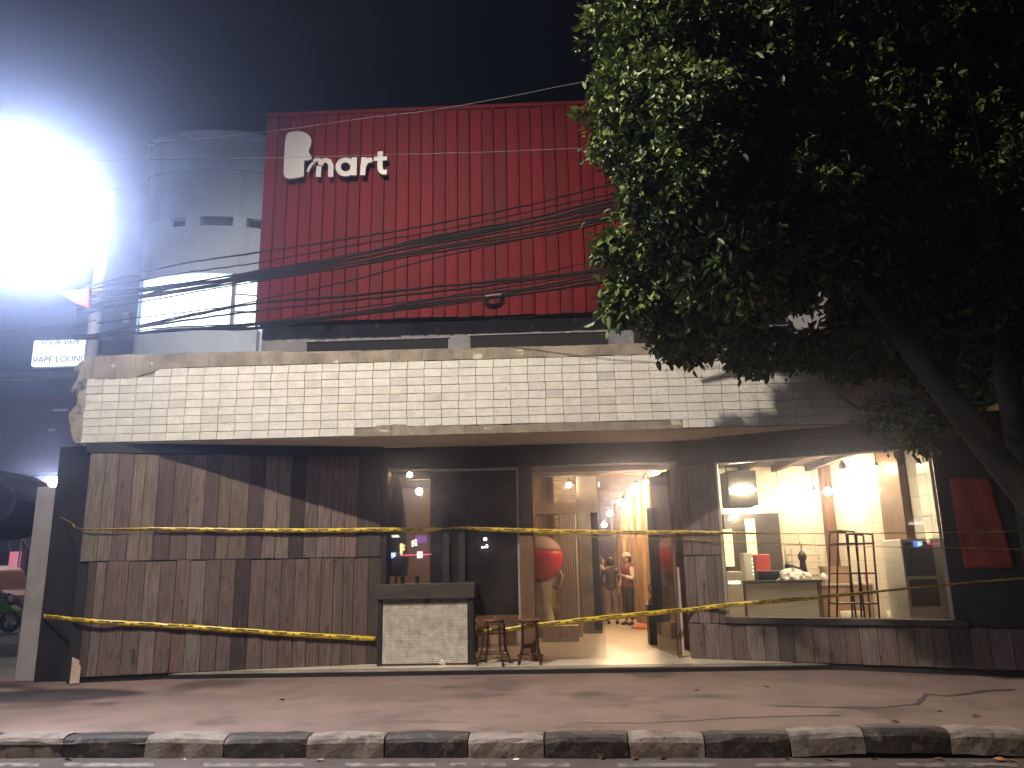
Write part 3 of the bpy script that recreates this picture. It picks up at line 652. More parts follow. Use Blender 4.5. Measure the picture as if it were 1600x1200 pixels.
# motorbike
MY = 10.0; mb0 = P(40,960,MY)
mb = thing('motorbike', (mb0.x-.9, MY, 0), 'parked motorbike with bright green fairing at the left edge', 'motorbike')
bx = mb0.x-.42                                       # front wheel centre
def wheel(x, nm='wheel'):
    g = G(); n = 28; R_, r_ = .25, .055; vs=[]; fs=[]
    for i in range(n):
        a = 2*math.pi*i/n
        for j in range(8):
            b = 2*math.pi*j/8; rr = R_+r_*math.cos(b); vs.append((x+rr*math.cos(a), MY+r_*math.sin(b), .305+rr*math.sin(a)))
    for i in range(n):
        for j in range(8): fs.append((i*8+j, ((i+1)%n)*8+j, ((i+1)%n)*8+(j+1)%8, i*8+(j+1)%8))
    t = g.add(vs, fs).obj('wheel', m_tyre, mb, smooth=True)
    g2 = G(); g2.tube([(x,MY-.05,.305),(x,MY+.05,.305)], .05, 10)
    for k in range(6): a = math.pi*k/3; g2.bar((x,MY,.305),(x+.22*math.cos(a),MY,.305+.22*math.sin(a)), .025)
    g2.obj('rim', m_steel, t)
wheel(bx); wheel(bx-1.22)
G().prism([(bx-1.55,.72),(bx-1.3,.86),(bx-.8,.80),(bx-.55,.62),(bx-.30,.95),(bx-.12,.98),(bx+.02,.72),(bx+.12,.60),(bx-.02,.50),(bx-.25,.48),(bx-.35,.34),(bx-.85,.30),(bx-1.1,.5)], 'y', MY-.14, MY+.14).obj('body', m_blk, mb, bevel=.03)
G().prism([(bx-.34,.90),(bx-.14,.93),(bx+.0,.74),(bx+.24,.60),(bx+.30,.52),(bx+.05,.57),(bx-.20,.52),(bx-.42,.62)], 'y', MY-.17, MY+.17).obj('green_fairing', m_green, mb, bevel=.03)
G().prism([(bx-1.55,.84),(bx-1.2,.90),(bx-.75,.84),(bx-.6,.78),(bx-.8,.78),(bx-1.5,.79)], 'y', MY-.12, MY+.12).obj('seat', m_tyre, mb, bevel=.02)
G().prism([(bx-.30,.40),(bx-.10,.61),(bx+.18,.58),(bx+.34,.42),(bx+.16,.52),(bx-.08,.53)], 'y', MY-.07, MY+.07).obj('front_mudguard', m_green, mb, bevel=.01)
G().tube([(bx,MY-.09,.3),(bx-.22,MY-.09,.98)], .02, 8).obj('fork', m_steel, mb); G().tube([(bx,MY+.09,.3),(bx-.22,MY+.09,.98)], .02, 8).obj('fork', m_steel, mb)
G().tube([(bx-.30,MY-.34,1.02),(bx-.22,MY-.15,1.05),(bx-.22,MY+.15,1.05),(bx-.30,MY+.34,1.02)], .016, 8).obj('handlebar', m_blk, mb)
G().ball((bx-.07,MY,.88), .07, .10, .08).obj('headlight', m_polew, mb, smooth=True)
G().bar((bx-.75,MY+.1,.35),(bx-.62,MY+.24,.03), .025).obj('kickstand', m_steel, mb)
# minivan behind
CY = 13.2; cc = P(64,890,CY); cx = cc.x-2.15
cr_ = thing('minivan', (cx, CY, 0), 'orange brown minivan standing in the side street behind the pillar', 'van')
bp_ = [(cx-2.1,.42),(cx-2.1,1.0),(cx-2.0,1.75),(cx-1.7,1.88),(cx+.75,1.86),(cx+1.05,1.72),(cx+1.45,1.08),(cx+1.95,.95),(cx+2.1,.75),(cx+2.1,.40)]
G().prism(bp_, 'y', CY-.8, CY+.8).obj('body', m_orange, cr_, bevel=.06)
for (a, b, c2, d2) in ((-1.9,-.9,-1.85,-.9),(-.8,.1,-.8,.1),(.2,1.28,.2,.98)):
    G().prism([(cx+a,1.08),(cx+b,1.08),(cx+d2,1.68),(cx+c2,1.68)], 'y', CY-.815, CY-.802).obj('side_window', m_dglass, cr_)
for x in (-1.35, 1.35):
    wv = G().tube([(cx+x,CY-.84,.33),(cx+x,CY-.62,.33)], .33, 24).obj('wheel', m_tyre, cr_); G().tube([(cx+x,CY-.855,.33),(cx+x,CY-.842,.33)], .20, 16).obj('rim', m_steel, wv)
G().box(cx+2.06, cx+2.12, CY-.7, CY-.4, .68, .84).obj('headlight', m_polew, cr_, bevel=.02)
G().box(cx-.05, cx+.08, CY-.83, CY-.803, .98, 1.01).obj('door_handle', m_blk, cr_)
for (pa, pb) in (((36,842),(48,860)),((12,838),(16,862))):
    a, b = P(*pa, CY-.84), P(*pb, CY-.84); G().bar(a, b, .05, .02).obj('window_pillar', m_polew, cr_)

# ================================================================== BIG WHITE LAMP GLOBE
lc = P(38,325,-4.2)
lp = thing('floodlight', (-9.2, -3.6, 0), 'huge glaring white round floodlight at the left edge of the view', 'floodlight')
ln = (CAM+Vector((-4.2,.8,-.3))-lc).normalized(); lq = ln.to_track_quat('Z', 'Y')
def lrot(g): g.v = [tuple(lc+lq @ Vector(v)) for v in g.v]; return g
RL = .84
lens = [(RL*math.cos(a)**.9+.001, .22*math.sin(a)) for a in np.linspace(0, math.pi/2-.02, 9)]
lrot(G().lathe(lens, (0,0,0), 32)).obj('lens', m_lamp, lp, smooth=True)
lrot(G().lathe([(RL-.02,-.005),(RL-.02,-.03),(RL*.85,-.12),(RL*.5,-.30),(.12,-.36)], (0,0,0), 32)).obj('housing', m_frame, lp, smooth=True)
q_ = [P(a_, b_, -4.05) for a_, b_ in ((96,458),(140,452),(140,482),(118,474))]
G().prism([(p_.x, p_.z) for p_ in q_], 'y', -4.07, -4.03).obj('red_bracket_plate', m_redaw, lp)
lb = lc-ln*.36
G().tube([lb, lb+Vector((-.6,.3,.0)), (-9.2,-3.6,lc.z-.2)], .05, 8).obj('arm', m_frame, lp, smooth=True)
G().tube([(-9.2,-3.6,0),(-9.2,-3.6,lc.z)], [.10,.07], 12).obj('post', m_polew, lp, smooth=True)
# the street light that lights the whole front, out of view overhead
sl = thing('street_light_post', (-7.0, -10.4, -.18), 'tall street light overhead whose warm white light falls on the shopfront', 'street light')
G().tube([(-7.0,-10.4,-.18),(-7.0,-10.4,11.6),(-6.4,-9.8,12.5),(-4.55,-7.9,12.65)], [.12,.08,.06,.045], 12).obj('post', m_steel, sl, smooth=True)
G().prism([(-4.65,12.60),(-3.9,12.60),(-4.0,12.72),(-4.6,12.74)], 'y', -7.75, -7.25).obj('lantern', m_steel, sl, bevel=.02)
# pole on the canopy end that carries the cables
pp = P(146,520,.6); zc = ZT+.005
cp = thing('cable_pole', (pp.x, .6, zc), 'white painted pole rising from the left end of the canopy', 'pole')
G().tube([(pp.x,.6,zc),(pp.x,.6,P(155,300,.6).z)], .10, 14).obj('shaft', m_polew, cp, smooth=True)
G().lathe([(.24,0),(.24,.10),(.17,.20),(.105,.26)], (pp.x,.6,zc), 16).obj('base', m_pillar, cp, smooth=True)
qz = P(150,526,.45).z; G().box(pp.x-.25, pp.x+.45, .42, .49, qz-.04, qz+.04).obj('cross_arm', m_blk, cp, bevel=.005)
# utility pole on the right, in the dark behind the tree
up_ = P(1576,600,-1.9)
ut = thing('utility_pole', (up_.x, -1.9, 0), 'dark concrete utility pole behind the leaning trunk at the right edge', 'pole')
G().tube([(up_.x,-1.9,0),(up_.x,-1.9,10.5)], [.17,.11], 16).obj('shaft', m_pole, ut, smooth=True)
G().box(up_.x-.7, up_.x+.7, -1.98, -1.86, 6.3, 6.42).obj('cross_arm', m_pole, ut, bevel=.008)
G().box(up_.x-.6, up_.x+.6, -1.98, -1.86, 5.2, 5.3).obj('cross_arm', m_pole, ut, bevel=.008)

# ================================================================== OVERHEAD CABLES
def cable(px, r, mat, label, group, name='overhead_cable'):
    pts = []
    for (x, y) in px:
        Yd = .40+(x-150)*(-1.95-.40)/(1576-150); pts.append(P(x, y, Yd))
    out = []; n = len(pts)
    for i in range(n-1):                                   # Catmull-Rom
        p0, p1, p2, p3 = pts[max(i-1,0)], pts[i], pts[i+1], pts[min(i+2,n-1)]
        for k in range(8):
            t = k/8; out.append(.5*((2*p1)+(p2-p0)*t+(2*p0-5*p1+4*p2-p3)*t*t+(3*p1-p0-3*p2+p3)*t**3))
    out.append(pts[-1])
    for i in range(1, len(out)-1): out[i] = out[i]+Vector((0,0,random.uniform(-.006,.006)))
    g = G(); g.tube(out, r, 5); c = out[len(out)//2]
    return tag(g.obj(name, mat, None, out[0], smooth=True), label, 'cable', group)
upper = [(400,395,680,350,960,288),(400,411,680,361,960,302),(400,424,680,372,960,318),(400,428,680,374,960,322),(400,431,680,381,960,329),(400,436,680,386,960,335),(400,434,680,390,960,341),(400,437,680,394,960,345),(400,433,680,377,960,314),(400,429,680,369,960,309),(400,440,680,388,960,338),(400,426,680,379,960,325)]
for i, (a, b, c, d_, e, f) in enumerate(upper):
    j = random.uniform(-3,3)
    cable([(120,452+i*4),(270,b+21+j),(a,b),(540,(b+d_)/2+2+j),(c,d_),(830,(d_+f)/2+1+j),(e,f),(1250,f-52-i),(1570,f-108+i*4)], random.choice((.012,.015,.018)), m_cable, 'dark overhead cable in the upper bundle rising across the red wall', 'cables of the upper bundle')
cable([(120,528),(270,497),(400,470),(540,440),(680,403),(830,370),(960,335),(1250,262),(1570,190)], .012, m_cable, 'single dark cable climbing from the lower to the upper bundle', None)
lower = [(474,448,418),(486,456,420),(505,466,424),(508,468,426),(512,476,432),(506,472,438),(514,479,441)]
for i, (a, b, c) in enumerate(lower):
    j = random.uniform(-2.5,2.5)
    cable([(152,522+i),(270,(a+522)/2+j),(400,a),(540,(a+b)/2+j),(680,b),(830,(b+c)/2+j),(960,c),(1250,c-38+i),(1570,c-70+i*3)], random.choice((.012,.015,.019)), m_cable, 'dark overhead cable in the lower bundle above the grey wall strip', 'cables of the lower bundle')
cable([(152,505),(270,490),(400,475),(540,464),(680,449),(830,430),(960,402),(1250,352),(1570,300)], .010, m_cable, 'dark cable that splits upward off the lower bundle', None)
cable([(560,505),(700,505),(800,497),(900,488),(1000,472),(1200,440),(1570,390)], .006, m_cable, 'thin dark wire sagging across the shadow gap under the red sheets', None)
cable([(-60,235),(160,229),(300,218),(440,203),(560,186),(700,168),(900,130),(1200,60)], .0045, m_cablew, 'thin pale wire passing above the Bmart letters', None, 'overhead_wire')
cable([(-60,252),(160,250),(300,249),(440,246),(600,242),(800,236),(1200,220)], .004, m_cablew, 'thin pale level wire crossing the B of the sign', None, 'overhead_wire')
cable([(-60,527),(20,517),(80,511),(130,504),(150,500)], .010, m_cablew, 'pale wire running off the canopy pole to the left edge', None, 'overhead_wire')
# splice closure hanging from the lower bundle
q = P(772,468,-.65)
spl = thing('cable_splice', q, 'dark clump of coiled cable hanging in the lower bundle', 'cable splice')
g = G()
for k in range(5):
    rr = .10+.02*k; g.tube([(q.x+rr*.9*math.cos(a)+random.uniform(-.01,.01), q.y+.015*k-.03, q.z-.02+rr*.65*math.sin(a)) for a in np.linspace(0,6.28,16)], .009, 5)
g.obj('coil', m_cable, spl); G().tube([(q.x-.13,q.y,q.z+.04),(q.x+.12,q.y,q.z+.06)], .04, 10).obj('closure', m_blk, spl)

# ================================================================== BARRIER TAPE
def tape(pts, widths, label, name='barrier_tape', twist=None, n=14):
    widths = [x*.86 for x in widths]; P3 = [Vector(p) for p in pts]; out = []; ws = []; m = len(P3); tw = twist or [0]*m; tt = []
    for i in range(m-1):
        p0, p1, p2, p3 = P3[max(i-1,0)], P3[i], P3[i+1], P3[min(i+2,m-1)]
        for k in range(n):
            t = k/n; out.append(.5*((2*p1)+(p2-p0)*t+(2*p0-5*p1+4*p2-p3)*t*t+(3*p1-p0-3*p2+p3)*t**3)); ws.append(widths[i]*(1-t)+widths[i+1]*t); tt.append(tw[i]*(1-t)+tw[i+1]*t)
    out.append(P3[-1]); ws.append(widths[-1]); tt.append(tw[-1]); tt = [x+random.uniform(-.16,.16) for x in tt]; out = [p+Vector((0,0,random.uniform(-.004,.004))) for p in out]
    def across(i):
        t = (out[min(i+1,len(out)-1)]-out[max(i-1,0)]).normalized(); u = Vector((0,0,1))-t*t.z; u.normalize(); nn = t.cross(u)
        return u*math.cos(tt[i])+nn*math.sin(tt[i]), t
    g = G(); 
    for i, p in enumerate(out):
        a, t = across(i); nn = t.cross(a); wv = ws[i]/2
        g.v += [tuple(p-a*wv), tuple(p+nn*.003), tuple(p+a*wv)]
    for i in range(len(out)-1):
        for j in (0,1): g.f.append((3*i+j, 3*i+3+j, 3*i+4+j, 3*i+1+j))
    o = g.obj(name, m_yel, None, out[0], fix=False, smooth=True)
    sd = o.modifiers.new('thick', 'SOLIDIFY'); sd.thickness = .0015
    tag(o, label, 'tape', 'yellow barrier tapes strung across the shopfront')
    # printed words: dark bars, with small triangles between
    lens = [0]
    for i in range(len(out)-1): lens.append(lens[-1]+(out[i+1]-out[i]).length)
    def at(s):
        s = min(max(s, 0), lens[-1]-1e-4); i = max(k for k in range(len(lens)-1) if lens[k] <= s); f = (s-lens[i])/(lens[i+1]-lens[i]+1e-9)
        a0, t0 = across(i); a1, t1 = across(i+1); a = a0.lerp(a1, f); t = t0.lerp(t1, f); return out[i].lerp(out[i+1], f), a, t, ws[i]*(1-f)+ws[i+1]*f
    pg = G(); s = .05; k = 0
    while s < lens[-1]-.45:
        def bar(sa, sb, v0, v1):
            for side in (1,-1):
                q = []
                for (ss, vv) in ((sa,v0),(sb,v0),(sb,v1),(sa,v1)):
                    p, a, t, wv = at(ss); q.append(p+a*(vv*wv/2)+t.cross(a)*(.006*side))
                pg.add(q, [(0,1,2,3)])
        if k % 2 == 0: bar(s,s+.16,.12,.62); bar(s+.18,s+.35,.12,.62); bar(s+.10,s+.25,-.55,-.15); s += .42
        else: bar(s,s+.09,.12,.62); bar(s+.10,s+.22,.12,.62); bar(s+.05,s+.17,-.55,-.15); s += .29
        for side in (1,-1):
            q = []
            for (ss, vv) in ((s,-.5),(s+.06,-.5),(s+.03,.5)):
                p, a, t, wv = at(ss); q.append(p+a*(vv*wv/2)+t.cross(a)*(.006*side))
            pg.add(q, [(0,1,2)])
        s += .12; k += 1
    tag(pg.obj('tape_print', m_print, o, WL[o.name], fix=False), kind='stuff')
    return o
def lw_(px, py, off=.05):
    d, n, L, a = frame(LA, LB); p = PL(px, py, LA, LB); return p+n*off
def rw_(px, py, off=.06):
    p = PL(px, py, RA, RB); return p+n_R*off
_, n_R, _, _ = frame(RA, RB)
q1 = P(95,808,-.13); q2 = P(692,826,GY-.14)
tape([q1, P(112,817,-.30), lw_(134,827), lw_(250,827), lw_(400,829), lw_(520,829), lw_(592,828), P(640,828,GY-.13), P(676,827,GY-.13), q2],
     [.02,.03,.03,.07,.075,.078,.08,.08,.075,.02], 'upper yellow tape from the corner pillar across the planks to the glass door pulls', twist=[.9,.9,1.2,.3,0,0,0,0,0,.8])
tape([q2, P(720,825,GY-.15), P(760,827,GY-.16), P(820,829,GY-.16), P(900,831,GY-.14), P(1000,832,GY-.12), rw_(1070,832,.05), rw_(1150,833), rw_(1220,834), rw_(1400,833), rw_(1560,831), rw_(1640,830)],
     [.02,.05,.08,.085,.085,.08,.07,.055,.03,.03,.03,.03], 'upper yellow tape running from the door pulls across the right window', twist=[.8,.5,.1,0,0,.1,.3,.5,1.3,1.35,1.3,1.3])
tape([P(845,834,GY-.19), P(900,838,GY-.18), P(960,840,GY-.17), rw_(1062,843), rw_(1140,847), rw_(1280,852), rw_(1400,855), rw_(1520,857), rw_(1640,859)],
     [.03]*9, 'thin twisted yellow strand just below the upper tape on the right', twist=[1.2,1.35,1.25,1.2,1.3,1.25,1.35,1.1,1.3])
tape([P(68,963,-.16), lw_(130,969,.06), lw_(200,974), lw_(320,981), lw_(450,990), lw_(586,998)], [.075,.075,.085,.085,.085,.082], 'lower left yellow tape slanting down across the planks to the bar counter')
tape([P(742,988,.75), P(790,984,.65), P(850,976,.62), P(930,967,.60), P(1030,957,.62), rw_(1085,952,.03), rw_(1130,946,.09), rw_(1230,937,.12), rw_(1350,926,.12), rw_(1470,914,.12), rw_(1640,900,.12)],
     [.08,.08,.09,.09,.085,.08,.078,.075,.06,.045,.045], 'lower right yellow tape rising from the stools past the window to the right edge', twist=[0,0,.05,0,0,0,.1,.2,.6,.9,.7])

# ================================================================== BAR COUNTER, STOOLS
c0, c1 = PZ(594,1040,.08), PZ(742,1036,.08)
bx0, bx1, by = c0.x, c1.x, .46
bar_ = thing('bar_counter', ((bx0+bx1)/2, by, .08), 'small bar counter with dark timber frame and white mosaic front', 'counter')
zt1, zt0 = P(660,912,by).z, P(660,936,by).z
G().box(bx0-.06, bx1+.03, by-.06, by+.42, zt0, zt1).obj('counter_top', m_dkwood, bar_, bevel=.012)
G().box(bx0-.03, bx0+.035, by-.02, by+.38, .08, zt0-.002).obj('side_panel', m_black, bar_, bevel=.004)
G().box(bx1-.085, bx1+.005, by-.02, by+.38, .08, zt0-.002).obj('side_panel', m_black, bar_, bevel=.004)
G().box(bx0+.037, bx1-.087, by+.02, by+.05, .08, zt0-.002).obj('front_board', m_grout, bar_)
G().box(bx0+.037, bx1-.087, by-.012, by+.018, .08, .105).obj('bottom_rail', m_dkwood, bar_)
mg = G(); mx0, mx1 = bx0+.042, bx1-.09; nx, nz = 46, 34; mz0, mz1 = .11, zt0-.06
for i in range(nx):
    for j in range(nz):
        x = mx0+(mx1-mx0)*(i+.5)/nx; z = mz0+(mz1-mz0)*(j+.5)/nz; hx = (mx1-mx0)/nx*.42; hz = (mz1-mz0)/nz*.40; y = by+.012-random.uniform(0,.003)
        mg.add([(x-hx,y,z-hz),(x+hx,y,z-hz),(x+hx,y,z+hz),(x-hx,y,z+hz),(x-hx,by+.02,z-hz),(x+hx,by+.02,z-hz),(x+hx,by+.02,z+hz),(x-hx,by+.02,z+hz)], [(0,1,2,3),(4,5,1,0),(2,6,7,3),(1,5,6,2),(4,0,3,7)])
mg.obj('mosaic_front', m_mosaic, bar_, kind='stuff', fix=False)
q = P(691,1033,by-.03); o = G().add([(q.x-.05,by-.012,.10),(q.x+.04,by-.03,.085),(q.x+.05,by-.012,.155),(q.x-.02,by-.005,.175),(q.x,by-.04,.14)], [(0,1,4),(1,2,4),(2,3,4),(3,0,4)]).obj('paper_scrap', m_bag, None, (q.x,by-.02,.085)); tag(o, 'small white scrap of paper at the foot of the mosaic counter', 'litter')
gq = [(606,.10),(629,.14),(652,.08)]
for k, (px, dy) in enumerate(gq):
    q = P(px, 911, by+dy); o = G().lathe([(.02,0),(.028,.002),(.036,.11),(.032,.112),(.024,.012)], (q.x,by+dy,zt1), 14).obj('drinking_glass', m_glass, None, (q.x,by+dy,zt1), smooth=True)
    tag(o, ['small clear glass at the left end of the bar counter top','small clear glass in the middle of the three on the counter','small clear glass rightmost of the three on the counter'][k], 'glass', 'glasses on the bar counter')
def stool(px0, px1, py, label, ang):
    a, b = PZ(px0, py, .08), PZ(px1, py, .08); cx = (a.x+b.x)/2; cy = .44; zs = P((px0+px1)/2, 968, cy).z; R_ = (b.x-a.x)/2*1.02
    s = thing('bar_stool', (cx, cy, .08), label, 'stool', 'rusty metal stools beside the counter')
    G().lathe([(.02,-.012),(.155,-.012),(.17,0),(.165,.016),(.12,.024),(.02,.022)], (cx,cy,zs-.012), 22).obj('seat', m_seatw, s, smooth=True)
    G().tube([(cx+.15*math.cos(t),cy+.15*math.sin(t),zs-.035) for t in np.linspace(0,6.283,20)], .011, 6).obj('seat_ring', m_rust, s)
    for k in range(4):
        t = ang+math.pi/2*k; c_, s_ = math.cos(t), math.sin(t); H_ = zs-.08
        pr = [(.10,H_-.03),(.145,H_-.035),(.17,H_-.08),(.172,H_*.62),(.185,H_*.38),(.23,H_*.17),(.255,.06),(.262,.0)]
        l = G().tube([(cx+r*c_*R_/.26, cy+r*s_*R_/.26, .082+z) for r, z in pr],   .0165, 7).obj('leg', m_rust, s, smooth=True)
        G().ball((cx+.262*c_*R_/.26, cy+.262*s_*R_/.26, .094), .018, n=8, m=6).obj('foot', m_blk, l, smooth=True)
    rr = .225*R_/.26; G().tube([(cx+rr*math.cos(t),cy+rr*math.sin(t),.082+(zs-.08)*.19) for t in np.linspace(0,6.283,24)], .010, 6).obj('foot_ring', m_rust, s)
stool(746, 801, 1036, 'rusty round metal stool next to the mosaic counter', .55)
stool(806, 852, 1036, 'rusty round metal stool in front of the brown timber post', .75)

# ================================================================== THINGS INSIDE THE SHOP
FZ = .085
# red ball held up by a draped figure
FY = 4.78; q = P(846,872,FY); br = .46
bl = thing('red_ball', (q.x, FY, q.z-br), 'big shiny red ball with a reflection painted on top behind the glass door', 'ball')
prof = [(max(1e-3, br*math.sin(math.pi*i/18)), -br*math.cos(math.pi*i/18)) for i in range(19)]
G().lathe(prof[:12], q, 28).obj('lower_half', m_ballr, bl, smooth=True); G().lathe(prof[11:], q, 28).obj('reflection_cap', m_ballrefl, bl, smooth=True)
vz = q.z-br
st_ = thing('draped_figure', (q.x+.03, FY, FZ), 'beige draped statue with raised arms under the red ball', 'statue')
g = G(); n = 28
for (z, r) in ((FZ,.24),(.4,.19),(.75,.14),(.95,.15),(1.1,.19),(vz-.04,.20),(vz+.03,.12)):
    for k in range(n):
        a = 2*math.pi*k/n; rr = r*(1+.12*math.sin(5*a+z*4)+.06*math.sin(11*a+z)); g.v.append((q.x+.03+rr*math.cos(a), FY+rr*.8*math.sin(a), z))
for i in range(6):
    for k in range(n): g.f.append((i*n+k, i*n+(k+1)%n, (i+1)*n+(k+1)%n, (i+1)*n+k))
g.f.append(tuple(range(n))[::-1]); g.f.append(tuple(6*n+k for k in range(n)))
g.obj('drapery', m_drape, st_, smooth=True)
for s in (-1,1): G().tube([(q.x+.03+s*.12,FY,vz-.10),(q.x+.03+s*.30,FY-.06,vz-.12),(q.x+.03+s*.38,FY-.1,vz+.10),(q.x+s*.33,FY-.08,vz+.22)], [.07,.06,.05,.045], 10).obj('arm', m_drape, st_, smooth=True)
def carton(name, x0, x1, y0, y1, h, label, flaps=True, mat=m_card, z=FZ, rz=0):
    cx, cyy = (x0+x1)/2, (y0+y1)/2; t = thing(name, (cx, cyy, z), label, 'box', 'cartons on the shop floor'); e = .008
    g = G(); g.box(x0,x1,y0,y0+e,z,z+h); g.box(x0,x1,y1-e,y1,z,z+h); g.box(x0,x0+e,y0+e,y1-e,z,z+h); g.box(x1-e,x1,y0+e,y1-e,z,z+h); g.box(x0+e,x1-e,y0+e,y1-e,z,z+e)
    g.obj('carton_body', mat, t)
    if flaps:
        fl = min(.16, (x1-x0)*.4)
        for (a, b, ty) in ((x0,-1,'x'),(x1,1,'x')):
            G().add([(a,y0,z+h),(a,y1,z+h),(a+b*fl*.6,y1,z+h+fl*.8),(a+b*fl*.6,y0,z+h+fl*.8)], [(0,1,2,3)]).obj('flap', mat, t, fix=False)
        G().add([(x0,y0,z+h+.001),(x1,y0,z+h+.001),(x1-.03,y0-fl*.5,z+h-fl*.6),(x0+.03,y0-fl*.5,z+h-fl*.6)], [(0,1,2,3)]).obj('flap', mat, t, fix=False)
    return t
b0, b1 = PZ(848,1003,FZ), PZ(905,1001,FZ); hz = P(870,979,b0.y).z-FZ
asb = carton('carton', b0.x, b1.x, b0.y, b0.y+.4, hz, 'pale closed carton marked AS in red', False, m_cardw)
G().box(b0.x, b1.x, b0.y+.001, b0.y+.399, FZ+hz, FZ+hz+.006).obj('lid', m_cardw, asb)
text('AS', (b0.x+(b1.x-b0.x)*.42, b0.y-.004, FZ+hz*.28), hz*.62, m_redtx, asb, 'marker_lettering', .001)
for k, (pa, pb, yy, hh, lb) in enumerate(((746,764,3.0,.42,'open brown carton just right of the bar counter'),(778,806,3.3,.40,'open brown carton behind the gap between the stools'),(812,832,3.5,.45,'open brown carton hidden behind the timber post'),(846,872,5.2,.55,'open carton standing behind the AS carton'))):
    carton('carton', P(pa,980,yy).x, P(pb,980,yy).x, yy, yy+.35, hh, lb)
tr = thing('dish_tray', P(765,987,2.2)-Vector((0,0,P(765,987,2.2).z-FZ)), 'low shelf of small white dishes behind the left stool', 'tray')
q = P(768,987,2.2); G().box(q.x-.3, q.x+.25, 2.2, 2.5, q.z-.05, q.z-.02).obj('shelf_board', m_dkwood, tr)
for x in (-.28,.23): G().box(q.x+x-.02, q.x+x+.02, 2.22, 2.48, FZ, q.z-.051).obj('shelf_leg', m_dkwood, tr)
for k in range(4): G().lathe([(.02,0),(.05,.03),(.045,.03),(.02,.006)], (q.x-.2+k*.12,2.32,q.z-.019), 12).obj('dish', m_bag, tr, smooth=True)
# black pedestal with a dark bag draped on it
q0, q1 = PZ(1016,1008,FZ), PZ(1042,1009,FZ); pz = P(1028,944,q0.y).z
pd = thing('black_pedestal', ((q0.x+q1.x)/2, q0.y+.15, FZ), 'tall black box pedestal just inside the open door', 'pedestal')
G().box(q0.x, q1.x, q0.y, q0.y+.32, FZ, pz-.02).obj('box', m_blk, pd, bevel=.008); G().box(q0.x-.015, q1.x+.015, q0.y-.015, q0.y+.335, pz-.019, pz).obj('rim', m_iron, pd)
cxp = (q0.x+q1.x)/2
g = G(); n = 18; prof = [(.12,0),(.13,.06),(.10,.16),(.085,.26),(.11,.36),(.07,.43),(.02,.45)]
for (r, z) in prof:
    for k in range(n):
        a = 2*math.pi*k/n; rr = r*(1+.14*math.sin(3*a+9*z)+.08*math.sin(7*a)); g.v.append((cxp+.03+z*.16+rr*math.cos(a), q0.y+.16+rr*.8*math.sin(a), pz+.001+z))
for i in range(len(prof)-1):
    for k in range(n): g.f.append((i*n+k, i*n+(k+1)%n, (i+1)*n+(k+1)%n, (i+1)*n+k))
g.f.append(tuple(range(n))[::-1]); g.f.append(tuple((len(prof)-1)*n+k for k in range(n)))
o = g.obj('dark_bag', m_dkwood, None, (cxp,q0.y+.16,pz), smooth=True); tag(o, 'dark crumpled bag slumped on top of the black pedestal', 'bag')
G().tube([(cxp-.02,q0.y+.06,pz+.12),(cxp-.11,q0.y+.05,pz+.28),(cxp-.03,q0.y+.06,pz+.40)], .015, 7).obj('strap', m_blk, o, smooth=True)
# orange cloth on the corridor floor, hook on the wall
q = PZ(1004,982,FZ); g = G(); n = 16
for (r, z) in ((.24,.0),(.2,.06),(.12,.10),(.02,.11)):
    for k in range(n): a = 2*math.pi*k/n; rr = r*(1+.2*math.sin(3*a)+.1*math.sin(8*a+z*30)); g.v.append((q.x+rr*math.cos(a), q.y+rr*math.sin(a), FZ+z))
for i in range(3):
    for k in range(n): g.f.append((i*n+k, i*n+(k+1)%n, (i+1)*n+(k+1)%n, (i+1)*n+k))
g.f.append(tuple(range(n))[::-1]); g.f.append(tuple(3*n+k for k in range(n)))
o = g.obj('floor_cloth', M('orange_cloth', (.50,.16,.06), .9, bump=.6, bscale=9), None, (q.x,q.y,FZ), smooth=True); tag(o, 'orange cloth heaped on the corridor floor by the plank wall', 'cloth')
# closed dark parasol behind the left glass
q = P(620,830,1.45); tz, bz = P(617,748,1.45).z, P(617,900,1.45).z
um = thing('closed_parasol', (q.x, 1.45, FZ), 'closed black parasol standing behind the left end of the glass', 'parasol')
g = G(); n = 16
for f, r in ((0,.02),(.12,.07),(.45,.14),(.8,.19),(1,.17)):
    z = tz+(bz-tz)*f
    for k in range(n): a = 2*math.pi*k/n; rr = r*(1+.18*(k%2)); g.v.append((q.x+rr*math.cos(a), 1.45+rr*.8*math.sin(a), z))
for i in range(4):
    for k in range(n): g.f.append((i*n+k, i*n+(k+1)%n, (i+1)*n+(k+1)%n, (i+1)*n+k))
g.f.append(tuple(range(n))[::-1]); g.f.append(tuple(4*n+k for k in range(n)))
g.obj('canopy_cloth', m_black, um, smooth=True); G().tube([(q.x,1.45,FZ),(q.x,1.45,tz+.05)], .022, 8).obj('pole', m_blk, um); G().lathe([(.22,0),(.22,.06),(.05,.1)], (q.x,1.45,FZ), 18).obj('base', m_blk, um)

